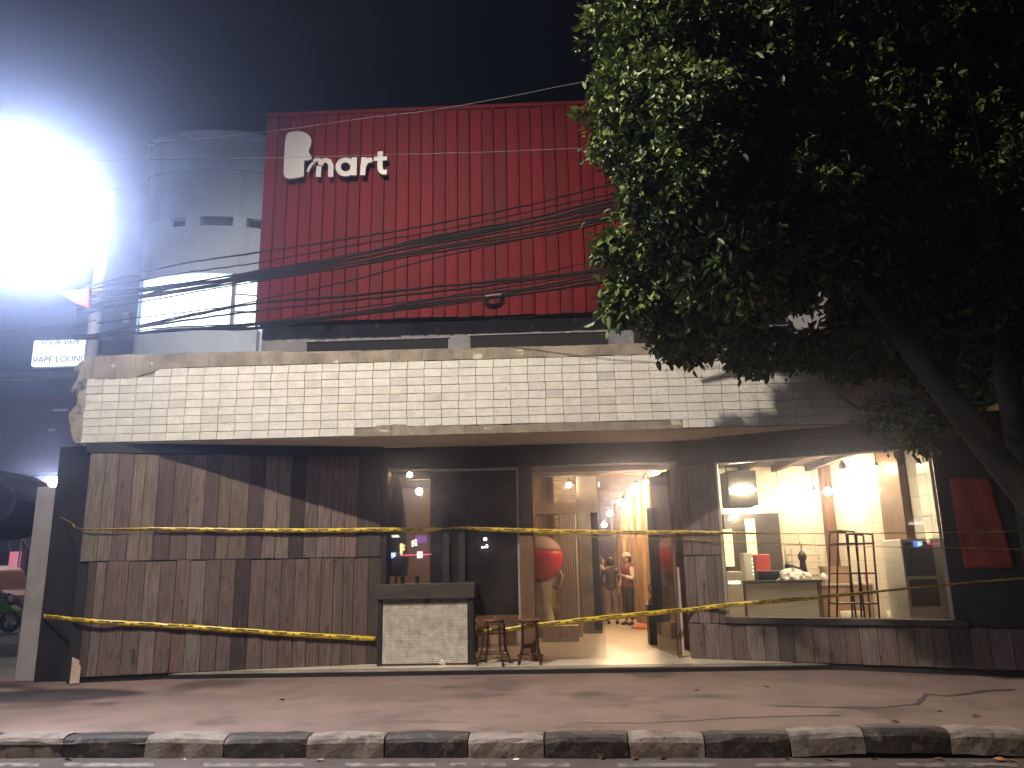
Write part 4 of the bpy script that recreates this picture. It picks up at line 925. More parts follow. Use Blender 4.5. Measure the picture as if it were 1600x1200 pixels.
# ---- lamps
def bulb(px, py, Y, r, label, mat=m_bulb, stem=.25, name='ceiling_lamp', group='warm bulbs under the ceiling', top=3.61):
    q = P(px, py, Y); t = thing(name, (q.x, Y, min(top, q.z+stem)), label, 'lamp', group)
    G().ball(q, r, n=9, m=7).obj('bulb', mat, t, smooth=True)
    G().lathe([(r*.6,0),(r*.7,.05),(r*.4,.09)], (q.x,Y,q.z+r*.9), 12).obj('socket', m_blk, t)
    if q.z+r < top-.12: G().tube([(q.x,Y,q.z+r+.06),(q.x,Y,top)], .008, 6).obj('cord', m_blk, t)
    return t
bulb(995,762,4.3,.075,'largest warm bulb hanging at the near end of the corridor planks', m_bulbs)
bulb(968,785,6.4,.07,'second warm bulb along the corridor planks', m_bulbs)
bulb(953,802,8.6,.07,'third warm bulb along the corridor planks', m_bulbs)
bulb(944,820,11.2,.07,'farthest warm bulb along the corridor planks', m_bulbs)
for k, (yy, zz) in enumerate(((3.3,3.2),(4.9,3.2),(7.2,3.2),(10.0,3.2))):
    t = thing('wall_spotlight', (2.2, yy, 3.40), ['wall spotlight over the plank nearest the open door','second wall spotlight along the corridor planks','third wall spotlight along the corridor planks','last wall spotlight along the corridor planks'][k], 'lamp', 'spotlights washing the corridor planks')
    G().ball((2.20,yy,zz), .055, n=9, m=7).obj('bulb', m_bulb, t, smooth=True); G().lathe([(.03,0),(.075,.07),(.06,.12),(.02,.2)], (2.20,yy,zz+.03), 12).obj('shade', m_blk, t)
bulb(889,758,5.6,.05,'warm spotlight bulb shining down the stone column', m_bulbs, name='column_spotlight', group=None)
bulb(655,768,5.5,.07,'warm bulb seen through the left glass beside the dark screen', m_bulbs, name='ceiling_lamp', group=None)
bulb(640,742,2.2,.045,'small bulb near the ceiling at the left end of the glass', m_bulbs, name='ceiling_lamp', group=None, top=3.29)
bulb(1293,768,4.6,.075,'bright bare bulb in the middle of the kitchen', m_bulbs)
bulb(1272,770,5.5,.05,'small bulb just left of the bright kitchen bulb', m_bulbs)
bulb(1370,733,2.6,.045,'small bulb beside the timber column on the kitchen side wall', m_bulbs)
# wall washer over the bright tiles
qk = onKR(1345,752); t = thing('wall_washer', (KR-.35, qk.y, 3.5), 'spotlight washing the kitchen side wall bright white', 'lamp')
G().ball((KR-.30, qk.y, 3.2), .07, n=9, m=7).obj('bulb', EM('washer_bulb', (1,.72,.42), 400), t, smooth=True); G().lathe([(.03,0),(.09,.08),(.07,.15),(.02,.26)], (KR-.33,qk.y,3.24), 12).obj('shade', m_blk, t)
# hood with glowing heat lamp
HY = 2.4; a, b = P(1136,735,HY), P(1187,790,HY)
hd = thing('kitchen_hood', ((a.x+b.x)/2, HY+.3, 3.5), 'dark hanging hood with a glowing oval heat lamp, left side of the window', 'hood')
G().box(a.x, b.x, HY+.06, HY+.6, b.z, a.z).obj('hood_box', m_dkwood, hd, bevel=.01)
q = P(1161,765,HY); G().ball((q.x,HY+.03,q.z), (b.x-a.x)*.44, .06, .085, 20, 10).obj('glowing_lamp', m_hood, hd, smooth=True)
for x in (a.x+.05, b.x-.05): G().tube([(x,HY+.3,a.z),(x,HY+.3,3.61)], .012, 6).obj('hanger', m_iron, hd)
for k, (pa, pb, Y) in enumerate((((1202,779),(1231,766),4.4),((1141,811),(1160,802),5.3),((1167,799),(1183,792),5.3))):
    a, b = P(*pa, Y), P(*pb, Y+.5); t = thing('fluorescent_tube', ((a.x+b.x)/2, Y+.25, (a.z+b.z)/2), ['largest glowing tube right of the hanging hood','lowest glowing tube at the left end of the kitchen','short glowing tube just under the hanging hood'][k], 'lamp', 'fluorescent tubes in the kitchen')
    G().tube([a, b], .028, 10).obj('tube', m_tubel, t, smooth=True); up3 = Vector((0,0,.05)); G().bar(a+up3, b+up3, .06, .03).obj('batten', m_polew, t)
    G().tube([(a+b)/2+up3, ((a+b)/2).to_2d().to_3d()+Vector((0,0,3.61))], .006, 5).obj('hanger', m_iron, t)

a, b = P(1244,716,2.0), P(1288,702,2.0)
t = thing('ceiling_panel_light', ((a.x+b.x)/2, 2.3, 3.6), 'glowing square ceiling panel near the top of the kitchen window', 'lamp')
G().box(a.x-.02, b.x+.02, 1.98, 2.52, 3.45, 3.61).obj('panel_casing', m_polew, t); G().box(a.x, b.x, 2.0, 2.5, 3.435, 3.449).obj('panel_diffuser', EM('kitchen_panel', (1,.82,.58), 75), t)
# ---- kitchen furniture
KY = 2.62
a, b = P(1156,908,KY), P(1291,960,KY)
tb = thing('work_table', ((a.x+b.x)/2, KY+.35, FZ), 'steel fronted work table with dark top in the kitchen window', 'table')
G().box(a.x, b.x, KY, KY+.7, a.z-.05, a.z).obj('table_top', m_dkwood, tb, bevel=.006)
G().box(a.x+.10, b.x-.10, KY+.03, KY+.05, .35, a.z-.052).obj('steel_front', m_steel, tb)
for (x, y) in ((a.x+.02,KY+.02),(b.x-.09,KY+.02),(a.x+.02,KY+.61),(b.x-.09,KY+.61)): G().box(x, x+.07, y, y+.07, FZ, a.z-.051).obj('leg', m_wood2, tb, bevel=.004)
TZ = a.z; topx = lambda px: P(px,900,KY+.3).x
def lump(name, c, rx, ry, rz, mat, label, cat, seed=0, n=20, m=9):
    g = G(); rs = random.Random(seed); ph = [rs.uniform(0,6) for _ in range(4)]
    for i in range(m+1):
        th = math.pi/2*(1-i/m)
        for k in range(n):
            a = 2*math.pi*k/n; rr = math.sin(th)*(1+.22*math.sin(4*a+ph[0])+.14*math.sin(9*a+ph[1]+i)+.08*math.sin(15*a+ph[2])); g.v.append((c[0]+rx*rr*math.cos(a), c[1]+ry*rr*math.sin(a), c[2]+rz*math.cos(th)*(1+.2*math.sin(3*a+ph[3]))))
    for i in range(m):
        for k in range(n): g.f.append((i*n+k, i*n+(k+1)%n, (i+1)*n+(k+1)%n, (i+1)*n+k))
    g.f.append(tuple(range(n))[::-1]); return tag(g.obj(name, mat, None, c), label, cat)
x = topx(1239); lump('plastic_bag', (x,KY+.3,TZ), .30, .2, .18, m_bag, 'crumpled white plastic bag on the steel work table', 'bag', 3)
x = topx(1285); lump('plastic_bag', (x,KY+.22,TZ), .07, .1, .10, m_bag, 'small white bag hanging over the right corner of the work table', 'bag', 5)
x0, x1 = topx(1184), topx(1221); o = G().box(x0, x1, KY+.25, KY+.55, TZ, TZ+.17).obj('black_case', m_blk, None, (x0,KY+.4,TZ), bevel=.02); tag(o, 'low black case on the work table left of the white bag', 'case')
G().box(x0+.05, x1-.05, KY+.24, KY+.249, TZ+.07, TZ+.10).obj('latch', m_iron, o)
# dark jug with a tall neck (dark upright thing above the bag)
x = topx(1262); jz = P(1262,858,KY+.45).z
jg = thing('dark_mixer', (x, KY+.5, TZ), 'dark upright mixer with curved handle behind the plastic bag', 'mixer')
G().lathe([(.07,0),(.075,.10),(.055,.28),(.05,(jz-TZ)*.6),(.075,(jz-TZ)*.68),(.08,(jz-TZ)*.8),(.04,(jz-TZ)*.92),(.015,(jz-TZ)*.96)], (x,KY+.5,TZ), 18).obj('body', m_blk, jg, smooth=True)
G().tube([(x,KY+.5,jz-.03),(x-.0,KY+.5,jz+.08),(x-.03,KY+.5,jz+.12)], .012, 7).obj('handle', m_iron, jg)
G().tube([(x-.06,KY+.48,TZ+.16),(x-.25,KY+.4,TZ+.22),(x-.34,KY+.36,TZ+.26)], [.05,.05,.06], 10).obj('spout', m_blk, jg, smooth=True)
# pale slim machine and red machine on their own shelf
sh = thing('side_table', (P(1180,920,3.6).x, 3.75, FZ), 'pale low side table behind the left end of the work table', 'table')
a, b = P(1135,912,3.45), P(1212,912,3.45)
G().box(a.x, b.x, 3.45, 3.95, a.z-.05, a.z).obj('table_top', m_ktile, sh, bevel=.006)
for x in (a.x+.03, b.x-.08): G().box(x, x+.05, 3.47, 3.93, FZ, a.z-.051).obj('leg', m_iron, sh)
def machine(name, xa, xb, top, mat, label, cat):
    x0, x1 = P(xa,900,3.55).x, P(xb,900,3.55).x; z1 = P(xa,top,3.55).z
    t = thing(name, ((x0+x1)/2, 3.7, a.z), label, cat); G().box(x0, x1, 3.55, 3.85, a.z+.012, z1).obj('housing', mat, t, bevel=.02); return t, x0, x1, z1
t, x0, x1, z1 = machine('dispenser', 1164, 1179, 864, m_ktile, 'slim white dispenser with a column of green lights', 'machine')
for k in range(5): G().ball((x1-.02,3.542,z1-.12-k*.07), .012, n=8, m=6).obj('indicator_light', EM('green_led%d' % k, (.5,1,.6), 2.5), t)
G().box(x0+.02, x1-.02, 3.57, 3.83, a.z, a.z+.0118).obj('foot', m_blk, t)
t, x0, x1, z1 = machine('red_machine', 1182, 1206, 866, m_redm, 'red countertop machine beside the slim white dispenser', 'machine')
G().box(x0+.03, x1-.04, 3.54, 3.549, a.z+.05, a.z+.22).obj('front_panel', m_ktile, t); G().box(x0+.02, x1-.02, 3.57, 3.83, a.z, a.z+.0118).obj('foot', m_blk, t)
# white small box with lit display, far left
q = P(1145,905,2.6); o = G().box(q.x-.17, q.x+.17, 2.6, 2.95, FZ, P(1145,893,2.6).z).obj('white_cabinet', m_ktile, None, (q.x,2.75,FZ), bevel=.015); tag(o, 'white cabinet in the left corner of the kitchen window', 'cabinet')
zc2 = P(1150,910,2.6).z; G().box(q.x-.08, q.x+.12, 2.592, 2.599, zc2-.02, zc2+.02).obj('lit_display', EM('cab_display', (1,.85,.5), 4), o)
# tray rack
a, b = P(1236,862,4.6), P(1296,905,4.6)
tk = thing('tray_rack', ((a.x+b.x)/2, 4.8, FZ), 'rack of pale baking trays behind the plastic bag', 'rack')
for x in (a.x, b.x-.03):
    for y in (4.6, 5.0): G().box(x, x+.03, y, y+.03, FZ, a.z+.05).obj('upright', m_steel, tk)
k = 0; z = .5
while z < a.z: G().box(a.x+.035, b.x-.035, 4.61, 5.02, z, z+.035).obj('tray', m_ktile, tk, bevel=.006); z += .14
# tall open metal frame rack
RY = 1.5
rk = thing('metal_frame_rack', (P(1340,960,RY).x, RY+.2, FZ), 'tall tapering dark metal frame rack left of the oven', 'rack')
def fr(px0, px1, top, pb0, pb1):
    g = G(); t0, t1 = P(px0,top,RY), P(px1,top+2,RY); z0 = FZ
    b0_, b1_ = P(pb0,962,RY), P(pb1,962,RY)
    k0 = (t0.z-z0)/(t0.z-b0_.z)
    f0, f1 = t0+(b0_-t0)*k0, t1+(b1_-t1)*k0
    for dy in (0,.38):
        o3 = Vector((0,dy,0)); G().bar(f0+o3, t0+o3, .024).obj('upright', m_iron, rk); G().bar(f1+o3, t1+o3, .024).obj('upright', m_iron, rk); G().bar(t0+o3, t1+o3, .024).obj('top_rail', m_iron, rk)
    for py in (850,897,944):
        f = (py-top)/(962-top); s0 = t0+(b0_-t0)*f; s1 = t1+(b1_-t1)*f
        G().box(s0.x, s1.x, RY+.013, RY+.367, s0.z-.012, s0.z+.012).obj('shelf', m_iron, rk)
fr(1309, 1335, 829, 1308, 1351); fr(1338, 1363, 833, 1346, 1374)
# oven cabinet
OY = 1.15; a, b = P(1410,842,OY), P(1484,960,OY); xm = P(1461,880,OY).x; 
ov = thing('oven_cabinet', ((a.x+b.x)/2, OY+.4, FZ), 'steel oven cabinet with dark glass doors at the right of the window', 'oven')
xl = P(1396,880,OY+.55).x
G().box(a.x-.02, b.x+.1, OY+.03, OY+.75, FZ, a.z).obj('housing', m_steel, ov, bevel=.01)
zm = P(1430,903,OY).z; zl = P(1430,948,OY).z
G().box(a.x+.01, xm, OY, OY+.029, zm+.03, a.z-.05).obj('upper_door', m_dglass, ov, bevel=.004)
G().box(a.x+.03, xm, OY, OY+.029, zl, zm-.03).obj('lower_door', m_dglass, ov, bevel=.004)
G().tube([(a.x,OY-.03,zm),(b.x+.05,OY-.03,zm)], .014, 8).obj('handle', m_alu, ov)
# bits on the back counter
a, b = P(1292,912,4.2), P(1392,912,4.2)
bc = thing('back_counter', ((a.x+b.x)/2, 4.5, FZ), 'pale back counter behind the metal frame rack', 'counter')
G().box(a.x, b.x, 4.2, 4.8, a.z-.04, a.z).obj('counter_top', m_ktile, bc, bevel=.005); G().box(a.x+.03, b.x-.03, 4.25, 4.78, FZ, a.z-.041).obj('base', m_card, bc)
for k, (px, wd, h, mat, lb, nm) in enumerate(((1308,.26,.30,m_card,'brown box on the back counter behind the metal frame rack','storage_box'),(1362,.10,.26,m_redm,'red canister on the back counter','canister'),(1382,.10,.22,m_ktile,'white canister on the back counter','canister'))):
    q = P(px,910,4.4); t = thing(nm, (q.x,4.45,bc and a.z), lb, nm.replace('_',' '))
    if nm == 'storage_box': G().box(q.x-wd, q.x+wd, 4.3, 4.6, a.z, a.z+h).obj('body', mat, t, bevel=.006); G().box(q.x-wd-.01, q.x+wd+.01, 4.29, 4.61, a.z+h, a.z+h+.03).obj('lid', mat, t)
    else: G().lathe([(wd*.9,0),(wd,.02),(wd,h*.8),(wd*.6,h*.92)], (q.x,4.45,a.z), 16).obj('body', mat, t, smooth=True); G().lathe([(wd*.62,0),(wd*.62,.05)], (q.x,4.45,a.z+h*.92), 14).obj('lid', m_blk, t)
for k, (px, lb) in enumerate(((1330,'round pale bowl low behind the metal frame rack'),(1403,'white bucket beside the oven cabinet'))):
    q = P(px,950,2.6); o = G().lathe([(.10,0),(.16,.12),(.19,.30),(.175,.30),(.15,.14),(.09,.02)], (q.x,2.6,FZ+.25), 20).obj('bowl' if k == 0 else 'bucket', m_ktile, None, (q.x,2.6,FZ+.25), smooth=True); tag(o, lb, 'bowl' if k == 0 else 'bucket')
    s = thing('crate', (q.x,2.6,FZ), ['low brown crate carrying the pale bowl','low brown crate carrying the white bucket'][k], 'crate'); G().box(q.x-.22, q.x+.22, 2.4, 2.8, FZ, FZ+.249).obj('crate_body', m_card, s, bevel=.006)
    for z in (.08,.16): G().box(q.x-.225, q.x+.225, 2.392, 2.399, FZ+z-.02, FZ+z+.02).obj('slat', m_wood2, s)

# ---- red banner on the dark end wall
g = G(); nu, nv = 14, 18; c00, c10, c11, c01 = [PL(*p, RA, RB) for p in ((1482,746),(1547,748),(1585,888),(1507,888))]
for j in range(nv+1):
    for i in range(nu+1):
        u, v = i/nu, j/nv; p = (c00*(1-u)+c10*u)*(1-v)+(c01*(1-u)+c11*u)*v; g.v.append(tuple(p+n_R*(.03+.012*math.sin(6*v+2*u)+.008*math.sin(11*u-5*v))))
for j in range(nv):
    for i in range(nu): a = j*(nu+1)+i; g.f.append((a, a+nu+1, a+nu+2, a+1))
bn = thing('red_banner', c00, 'plain red cloth banner hung on the dark end wall', 'banner')
o = g.obj('cloth', m_poster, bn, smooth=True, fix=False); sd = o.modifiers.new('thick','SOLIDIFY'); sd.thickness = .004
G().tube([c00+n_R*.03, c10+n_R*.03], .012, 8).obj('top_batten', m_dkwood, bn); G().tube([c01+n_R*.03, c11+n_R*.03], .012, 8).obj('bottom_batten', m_dkwood, bn)

# ================================================================== PEOPLE IN THE CORRIDOR
def skin(name, nodes, edges, mat, parent, loc, sub=2, root=0):
    me = bpy.data.meshes.new(name); me.from_pydata([tuple(Vector(p)-Vector(loc)) for p, r in nodes], edges, [])
    o = link(bpy.data.objects.new(name, me), parent, loc)
    sm = o.modifiers.new('skin', 'SKIN'); sm.use_smooth_shade = True
    ly = me.skin_vertices[0].data
    for i, (p, r) in enumerate(nodes): ly[i].radius = (r, r) if not isinstance(r, tuple) else r; ly[i].use_root = (i == root)
    ss = o.modifiers.new('sub', 'SUBSURF'); ss.levels = sub; ss.render_levels = sub
    me.materials.append(mat); return o
def chain(lst, nodes, edges, start=None):
    prev = start
    for p, r in lst:
        nodes.append((p, r)); i = len(nodes)-1
        if prev is not None: edges.append((prev, i))
        prev = i
    return prev
def person(base, H, ang, shirt, trous, shoes, hairm, label, arms, cap=None, sleeve=None, stance=.10):
    k = H/1.70; f = Vector((math.cos(ang), math.sin(ang), 0)); r = Vector((f.y, -f.x, 0))
    def q(s, fo, z): return base+r*(s*k)+f*(fo*k)+Vector((0,0,z*k))
    t = thing('person', base, label, 'person', 'people talking in the corridor')
    # body (skin) as one surface
    nd, ed = [], []
    pel = chain([(q(0,0,.93),.10*k)], nd, ed)
    chest = chain([(q(0,0,1.10),.09*k),(q(0,.0,1.28),.10*k),(q(0,-.01,1.40),.075*k)], nd, ed, pel)
    head = chain([(q(0,.0,1.47),.052*k),(q(0,.02,1.53),.070*k),(q(0,.02,1.60),.088*k),(q(0,.01,1.665),.062*k)], nd, ed, chest)
    chain([(q(0,.115,1.575),.016*k)], nd, ed, head-1)
    for s in (-1,1): chain([(q(s*.095,.01,1.585),.018*k)], nd, ed, head-1)
    hands = []
    for s, (el, wr) in zip((-1,1), arms):
        w = chain([(q(s*.17,-.01,1.385),.055*k),(q(*el),.042*k),(q(*wr),.030*k)], nd, ed, chest)
        e3, w3 = q(*el), q(*wr); dr = (w3-e3).normalized(); pm = w3+dr*.05*k; side = dr.cross(Vector((0,0,1))); side = side.normalized() if side.length > .1 else r
        pi = chain([(pm,(.038*k,.020*k))], nd, ed, w); hands.append((w3, dr, side, pm))
        for j in range(4):
            o2 = side*((j-1.5)*.018*k); ln = (.07,.08,.076,.06)[j]*k; cu_ = dr.cross(side)*.02*k
            chain([(pm+dr*.035*k+o2,.009*k),(pm+dr*(.035*k+ln*.5)+o2+cu_,.008*k),(pm+dr*(.035*k+ln*.85)+o2+cu_*2,.0075*k)], nd, ed, pi)
        chain([(pm-dr*.01*k-side*.035*k,.010*k),(pm+dr*.03*k-side*.055*k,.009*k)], nd, ed, pi)
    for s in (-1,1): chain([(q(s*.09,0,.86),.085*k),(q(s*stance,.02,.50),.058*k),(q(s*(stance+.01),-.02,.12),.040*k),(q(s*(stance+.01),.06,.055),.038*k)], nd, ed, pel)
    body = skin('body', nd, ed, m_skin, t, base)
    # shirt
    nd, ed = [], []; a0 = chain([(q(0,0,.84),.150*k),(q(0,0,.95),.158*k),(q(0,0,1.10),.150*k),(q(0,0,1.28),.165*k),(q(0,-.01,1.405),.125*k),(q(0,-.01,1.465),.072*k)], nd, ed)
    for s in (-1,1): chain([(q(s*.16,-.01,1.385),.088*k)], nd, ed, a0-1)
    skin('shirt', nd, ed, shirt, t, base)
    for s, (el, wr) in zip((-1,1), arms):
        nd, ed = [], []; e3, s3, w3 = q(*el), q(s*.17,-.01,1.385), q(*wr)
        chain([(s3+(s3-e3).normalized()*.03,.080*k),(s3.lerp(e3,.5),.062*k),(e3,.054*k),(e3.lerp(w3,.75),.042*k)], nd, ed); skin('sleeve', nd, ed, sleeve or shirt, t, base)
    for s in (-1,1):
        nd, ed = [], []; chain([(q(s*.06,0,.96),.110*k),(q(s*.085,0,.84),.108*k),(q(s*stance,.02,.50),.078*k),(q(s*(stance+.01),-.01,.13),.062*k)], nd, ed); skin('trouser_leg', nd, ed, trous, t, base)
        nd, ed = [], []; chain([(q(s*(stance+.01),-.04,.055),.042*k),(q(s*(stance+.01),.06,.048),.045*k),(q(s*(stance+.015),.16,.036),.034*k)], nd, ed); skin('shoe', nd, ed, shoes, t, base)
    hc = q(0,-.03,1.60); g = G()
    prof0 = [(max(1e-3,math.sin(math.pi*i/14)), math.cos(math.pi*i/14)) for i in range(0,14)]; prof = prof0[:9]
    g.lathe([(.104*k*a, .118*k*b) for a, b in prof0], hc, 18).obj('hair', hairm, t, smooth=True)
    if cap:
        c2 = q(0,.0,1.65); G().lathe([(.118*k*a, .112*k*b) for a, b in prof[:8]], c2, 18).obj('cap', cap, t, smooth=True)
        G().obox(q(0,.13,1.64), r*.07*k, f*.05*k, (0,0,.006)).obj('cap_brim', cap, t, bevel=.004)
    for s in (-1,1): G().ball(q(s*.034,.098,1.60), .011*k, n=8, m=6).obj('eye', m_hair, body)
    G().obox(q(0,.095,1.545), r*.022*k, f*.004, (0,0,.005*k)).obj('mouth', M('lips', (.25,.09,.07), .5), body)
    return t
b1 = PZ(984,977,FZ); b1.z = FZ
person(b1, 1.66, rad(215), M('maroon_vest', (.16,.05,.04), .8), M('black_trousers', (.02,.018,.018), .8), m_blk, m_hair, 'person in maroon top, pale sleeves and pale cap leaning by the planks',
       [((-.24,.04,1.12),(-.12,.26,1.20)),((.25,-.02,1.10),(.22,.10,.86))], cap=M('pale_pink_cap', (.50,.30,.26), .7), sleeve=M('pale_sleeve', (.55,.48,.44), .8))
b2 = PZ(958,976,FZ); b2.z = FZ
person(b2, 1.60, rad(75), M('dark_jacket', (.03,.022,.022), .85), M('grey_trousers', (.20,.16,.15), .85), m_blk, m_hair, 'person in dark jacket and grey trousers seen from behind',
       [((-.25,.02,1.12),(-.22,.16,.90)),((.25,.0,1.10),(.24,.06,.84))])
b3 = PZ(945,972,FZ)+Vector((-.02,.35,0)); b3.z = FZ
person(b3, 1.64, rad(20), M('grey_shirt', (.26,.21,.19), .85), M('grey_brown_trousers', (.16,.12,.11), .85), m_blk, m_hair, 'person in grey shirt half hidden behind the long door handle',
       [((-.24,.03,1.12),(-.20,.20,1.0)),((.25,.0,1.10),(.24,.08,.85))])

# ================================================================== TREE
tree = thing('street_tree', (7.0, -2.5, 0), 'large leafy street tree leaning in from the right edge', 'tree')
trunk = G().tube([(7.05,-2.5,-.02),(6.5,-2.5,.8),(5.75,-2.5,2.0),(5.05,-2.45,3.2),(4.55,-2.35,4.2),(4.05,-2.2,5.4),(3.7,-2.0,6.8),(3.5,-1.9,8.2)], [.26,.20,.17,.155,.14,.12,.09,.05], 14).obj('trunk', m_bark, tree, smooth=True)
limbs = [[(4.4,-2.3,4.5),(3.6,-2.5,5.4),(2.6,-2.6,6.2),(1.7,-2.5,6.9)],[(4.1,-2.2,5.3),(3.2,-1.8,5.7),(2.2,-1.4,5.6),(1.6,-1.2,5.2)],[(3.8,-2.1,6.3),(2.8,-2.4,7.6),(2.0,-2.4,8.8)],[(4.9,-2.4,3.5),(5.6,-1.9,4.8),(6.4,-1.7,6.4)],
         [(4.5,-2.3,4.3),(3.9,-1.7,4.5),(3.2,-1.3,4.3),(2.6,-1.1,4.2)],[(3.9,-2.1,5.9),(4.6,-2.0,7.4),(5.4,-1.8,8.6)],[(5.05,-2.45,3.2),(4.5,-1.9,3.55),(4.2,-1.6,3.45),(3.95,-1.5,3.7)],[(5.3,-2.45,2.8),(5.6,-1.9,3.1),(5.2,-1.6,3.2)]]
for i, l in enumerate(limbs): G().tube(l, [.10,.07,.045,.02][:len(l)] if i < 6 else [.05,.035,.025,.012][:len(l)], 8).obj('branch', m_bark, tree, smooth=True)
lobes = [(tuple(P(a, b, Y)), R_, n) for (a, b, Y, R_, n) in (
 (1038,60,-3.4,(.86,.9,.95),300), (1042,190,-3.5,(.88,.9,.72),300), (1062,290,-3.3,(.72,.85,.55),240), (1150,130,-2.9,(1.0,1.0,1.5),360),
 (1035,425,-2.3,(.55,.5,.52),170), (1085,490,-2.0,(.62,.5,.42),150), (975,470,-2.3,(.24,.24,.30),34), (962,388,-2.4,(.22,.22,.16),26), (1075,535,-1.6,(.40,.3,.22),50), (1150,520,-1.5,(.40,.3,.25),44),
 (1135,390,-2.9,(.75,.75,.7),240), (1190,360,-2.3,(.95,.9,.8),240), (1290,190,-2.1,(1.35,1.0,1.9),400), (1310,400,-1.9,(1.1,.7,.75),220), (1430,240,-1.5,(1.5,1.0,2.0),380), (1570,240,-1.2,(1.4,1.1,2.3),340),
 (1450,440,-1.5,(1.2,.6,.62),220), (1590,450,-1.3,(1.0,.6,.7),160), (1120,-50,-2.8,(1.3,1.1,.8),260), (1380,-40,-2.2,(1.8,1.2,1.1),260), (1590,-10,-1.6,(1.5,1.2,1.2),220), (1220,300,-2.9,(.8,.7,.8),200), (1240,430,-2.2,(.6,.5,.5),120), (1380,480,-1.8,(.8,.5,.45),150), (1500,500,-1.7,(.8,.5,.45),150), (1590,540,-1.6,(.6,.45,.5),120), (1250,545,-1.4,(.5,.3,.25),50), (1340,560,-1.3,(.5,.3,.25),46), (1440,560,-1.4,(.5,.3,.3),60), (1425,680,-1.7,(.28,.2,.22),14), (1390,640,-1.5,(.3,.2,.2),10), (1490,640,-1.6,(.35,.25,.3),22), (1180,560,-1.3,(.35,.25,.2),26))]
def leaf_arrays(cl, per, size, jitter):
    """cl: cluster centres and outward directions -> leaf quads (6 verts, 2 quads per leaf)"""
    C = np.repeat(cl[:, :3], per, 0); O = np.repeat(cl[:, 3:], per, 0); n = len(C)
    d = O*.55+rng.normal(size=(n,3))*.75; d[:,2] -= .25; d /= np.linalg.norm(d, axis=1)[:,None]
    base = C+rng.normal(size=(n,3))*jitter
    up = rng.normal(size=(n,3))*.5; up[:,2] += .8; up += O*.5
    sd = np.cross(d, up); sd /= np.linalg.norm(sd, axis=1)[:,None]+1e-9; nn = np.cross(sd, d)
    L = (size*rng.uniform(.65,1.25,n))[:,None]; W = L*rng.uniform(.19,.26,n)[:,None]
    m0 = base; tip = base+d*L-nn*L*.18; l1 = base+d*L*.30+sd*W+nn*W*.35; l2 = base+d*L*.70+sd*W*.85+nn*W*.2-nn*L*.06; r1 = base+d*L*.30-sd*W+nn*W*.35; r2 = base+d*L*.70-sd*W*.85+nn*W*.2-nn*L*.06
    V = np.stack([m0,l1,l2,tip,r2,r1], 1).reshape(-1,3)
    i = np.arange(n)*6; Fc = np.stack([np.stack([i,i+3,i+2,i+1],1), np.stack([i,i+5,i+4,i+3],1)], 1).reshape(-1,4); return V, Fc
def quadmesh(name, V, Fc, mat, parent, kind=None):
    me = bpy.data.meshes.new(name); o3 = np.array(WL[parent.name]); V = V-o3
    me.vertices.add(len(V)); me.vertices.foreach_set('co', V.astype(np.float32).ravel()); me.loops.add(Fc.size); me.loops.foreach_set('vertex_index', Fc.astype(np.int32).ravel())
    me.polygons.add(len(Fc)); me.polygons.foreach_set('loop_start', np.arange(0, Fc.size, 4, dtype=np.int32)); me.update(calc_edges=True)
    me.materials.append(mat); return tag(link(bpy.data.objects.new(name, me), parent, WL[parent.name]), kind=kind)
cl = []; cin = []
for (c, R_, nc) in lobes:
    nc = int(nc*.8); d = rng.normal(size=(nc*2,3)); d /= np.linalg.norm(d, axis=1)[:,None]
    bump_ = 1+.16*np.sin(d[:,0]*7+c[0]*3)*np.cos(d[:,2]*6+c[2])+.10*np.sin(d[:,1]*11)
    rr = rng.uniform(.80,1.04,nc*2)*bump_
    p = np.array(c)+d*np.array(R_)*rr[:,None]; cl.append(np.hstack([p, d]))
    ni = nc; d2 = rng.normal(size=(ni,3)); d2 /= np.linalg.norm(d2, axis=1)[:,None]; p2 = np.array(c)+d2*np.array(R_)*rng.uniform(.15,.8,ni)[:,None]; cin.append(np.hstack([p2, d2]))
cl = np.vstack(cl); cin = np.vstack(cin)
def gaps(A):                         # the crown thins out in a few places on its lower right
    D = A[:, :3]-np.array(CAM); kz = D @ np.array(fw); px = 800+F*(D @ np.array(cR))/kz; py = 600-F*(D @ np.array(cU))/kz; keep = np.ones(len(A), bool)
    for (x, y, rx, ry) in ((1258,500,34,24),(1286,462,24,26),(1316,408,20,20)):
        keep &= ~((((px-x)/rx)**2+((py-y)/ry)**2 < 1) & (rng.uniform(size=len(A)) < .86))
    return A[keep]
cl = gaps(cl); cin = gaps(cin)
V1, F1 = leaf_arrays(cl, 11, .108, .055); V2, F2 = leaf_arrays(cin, 6, .18, .10)
crown = quadmesh('crown', np.vstack([V1,V2]), np.vstack([F1, F2+len(V1)]), m_leaf, tree, 'stuff')
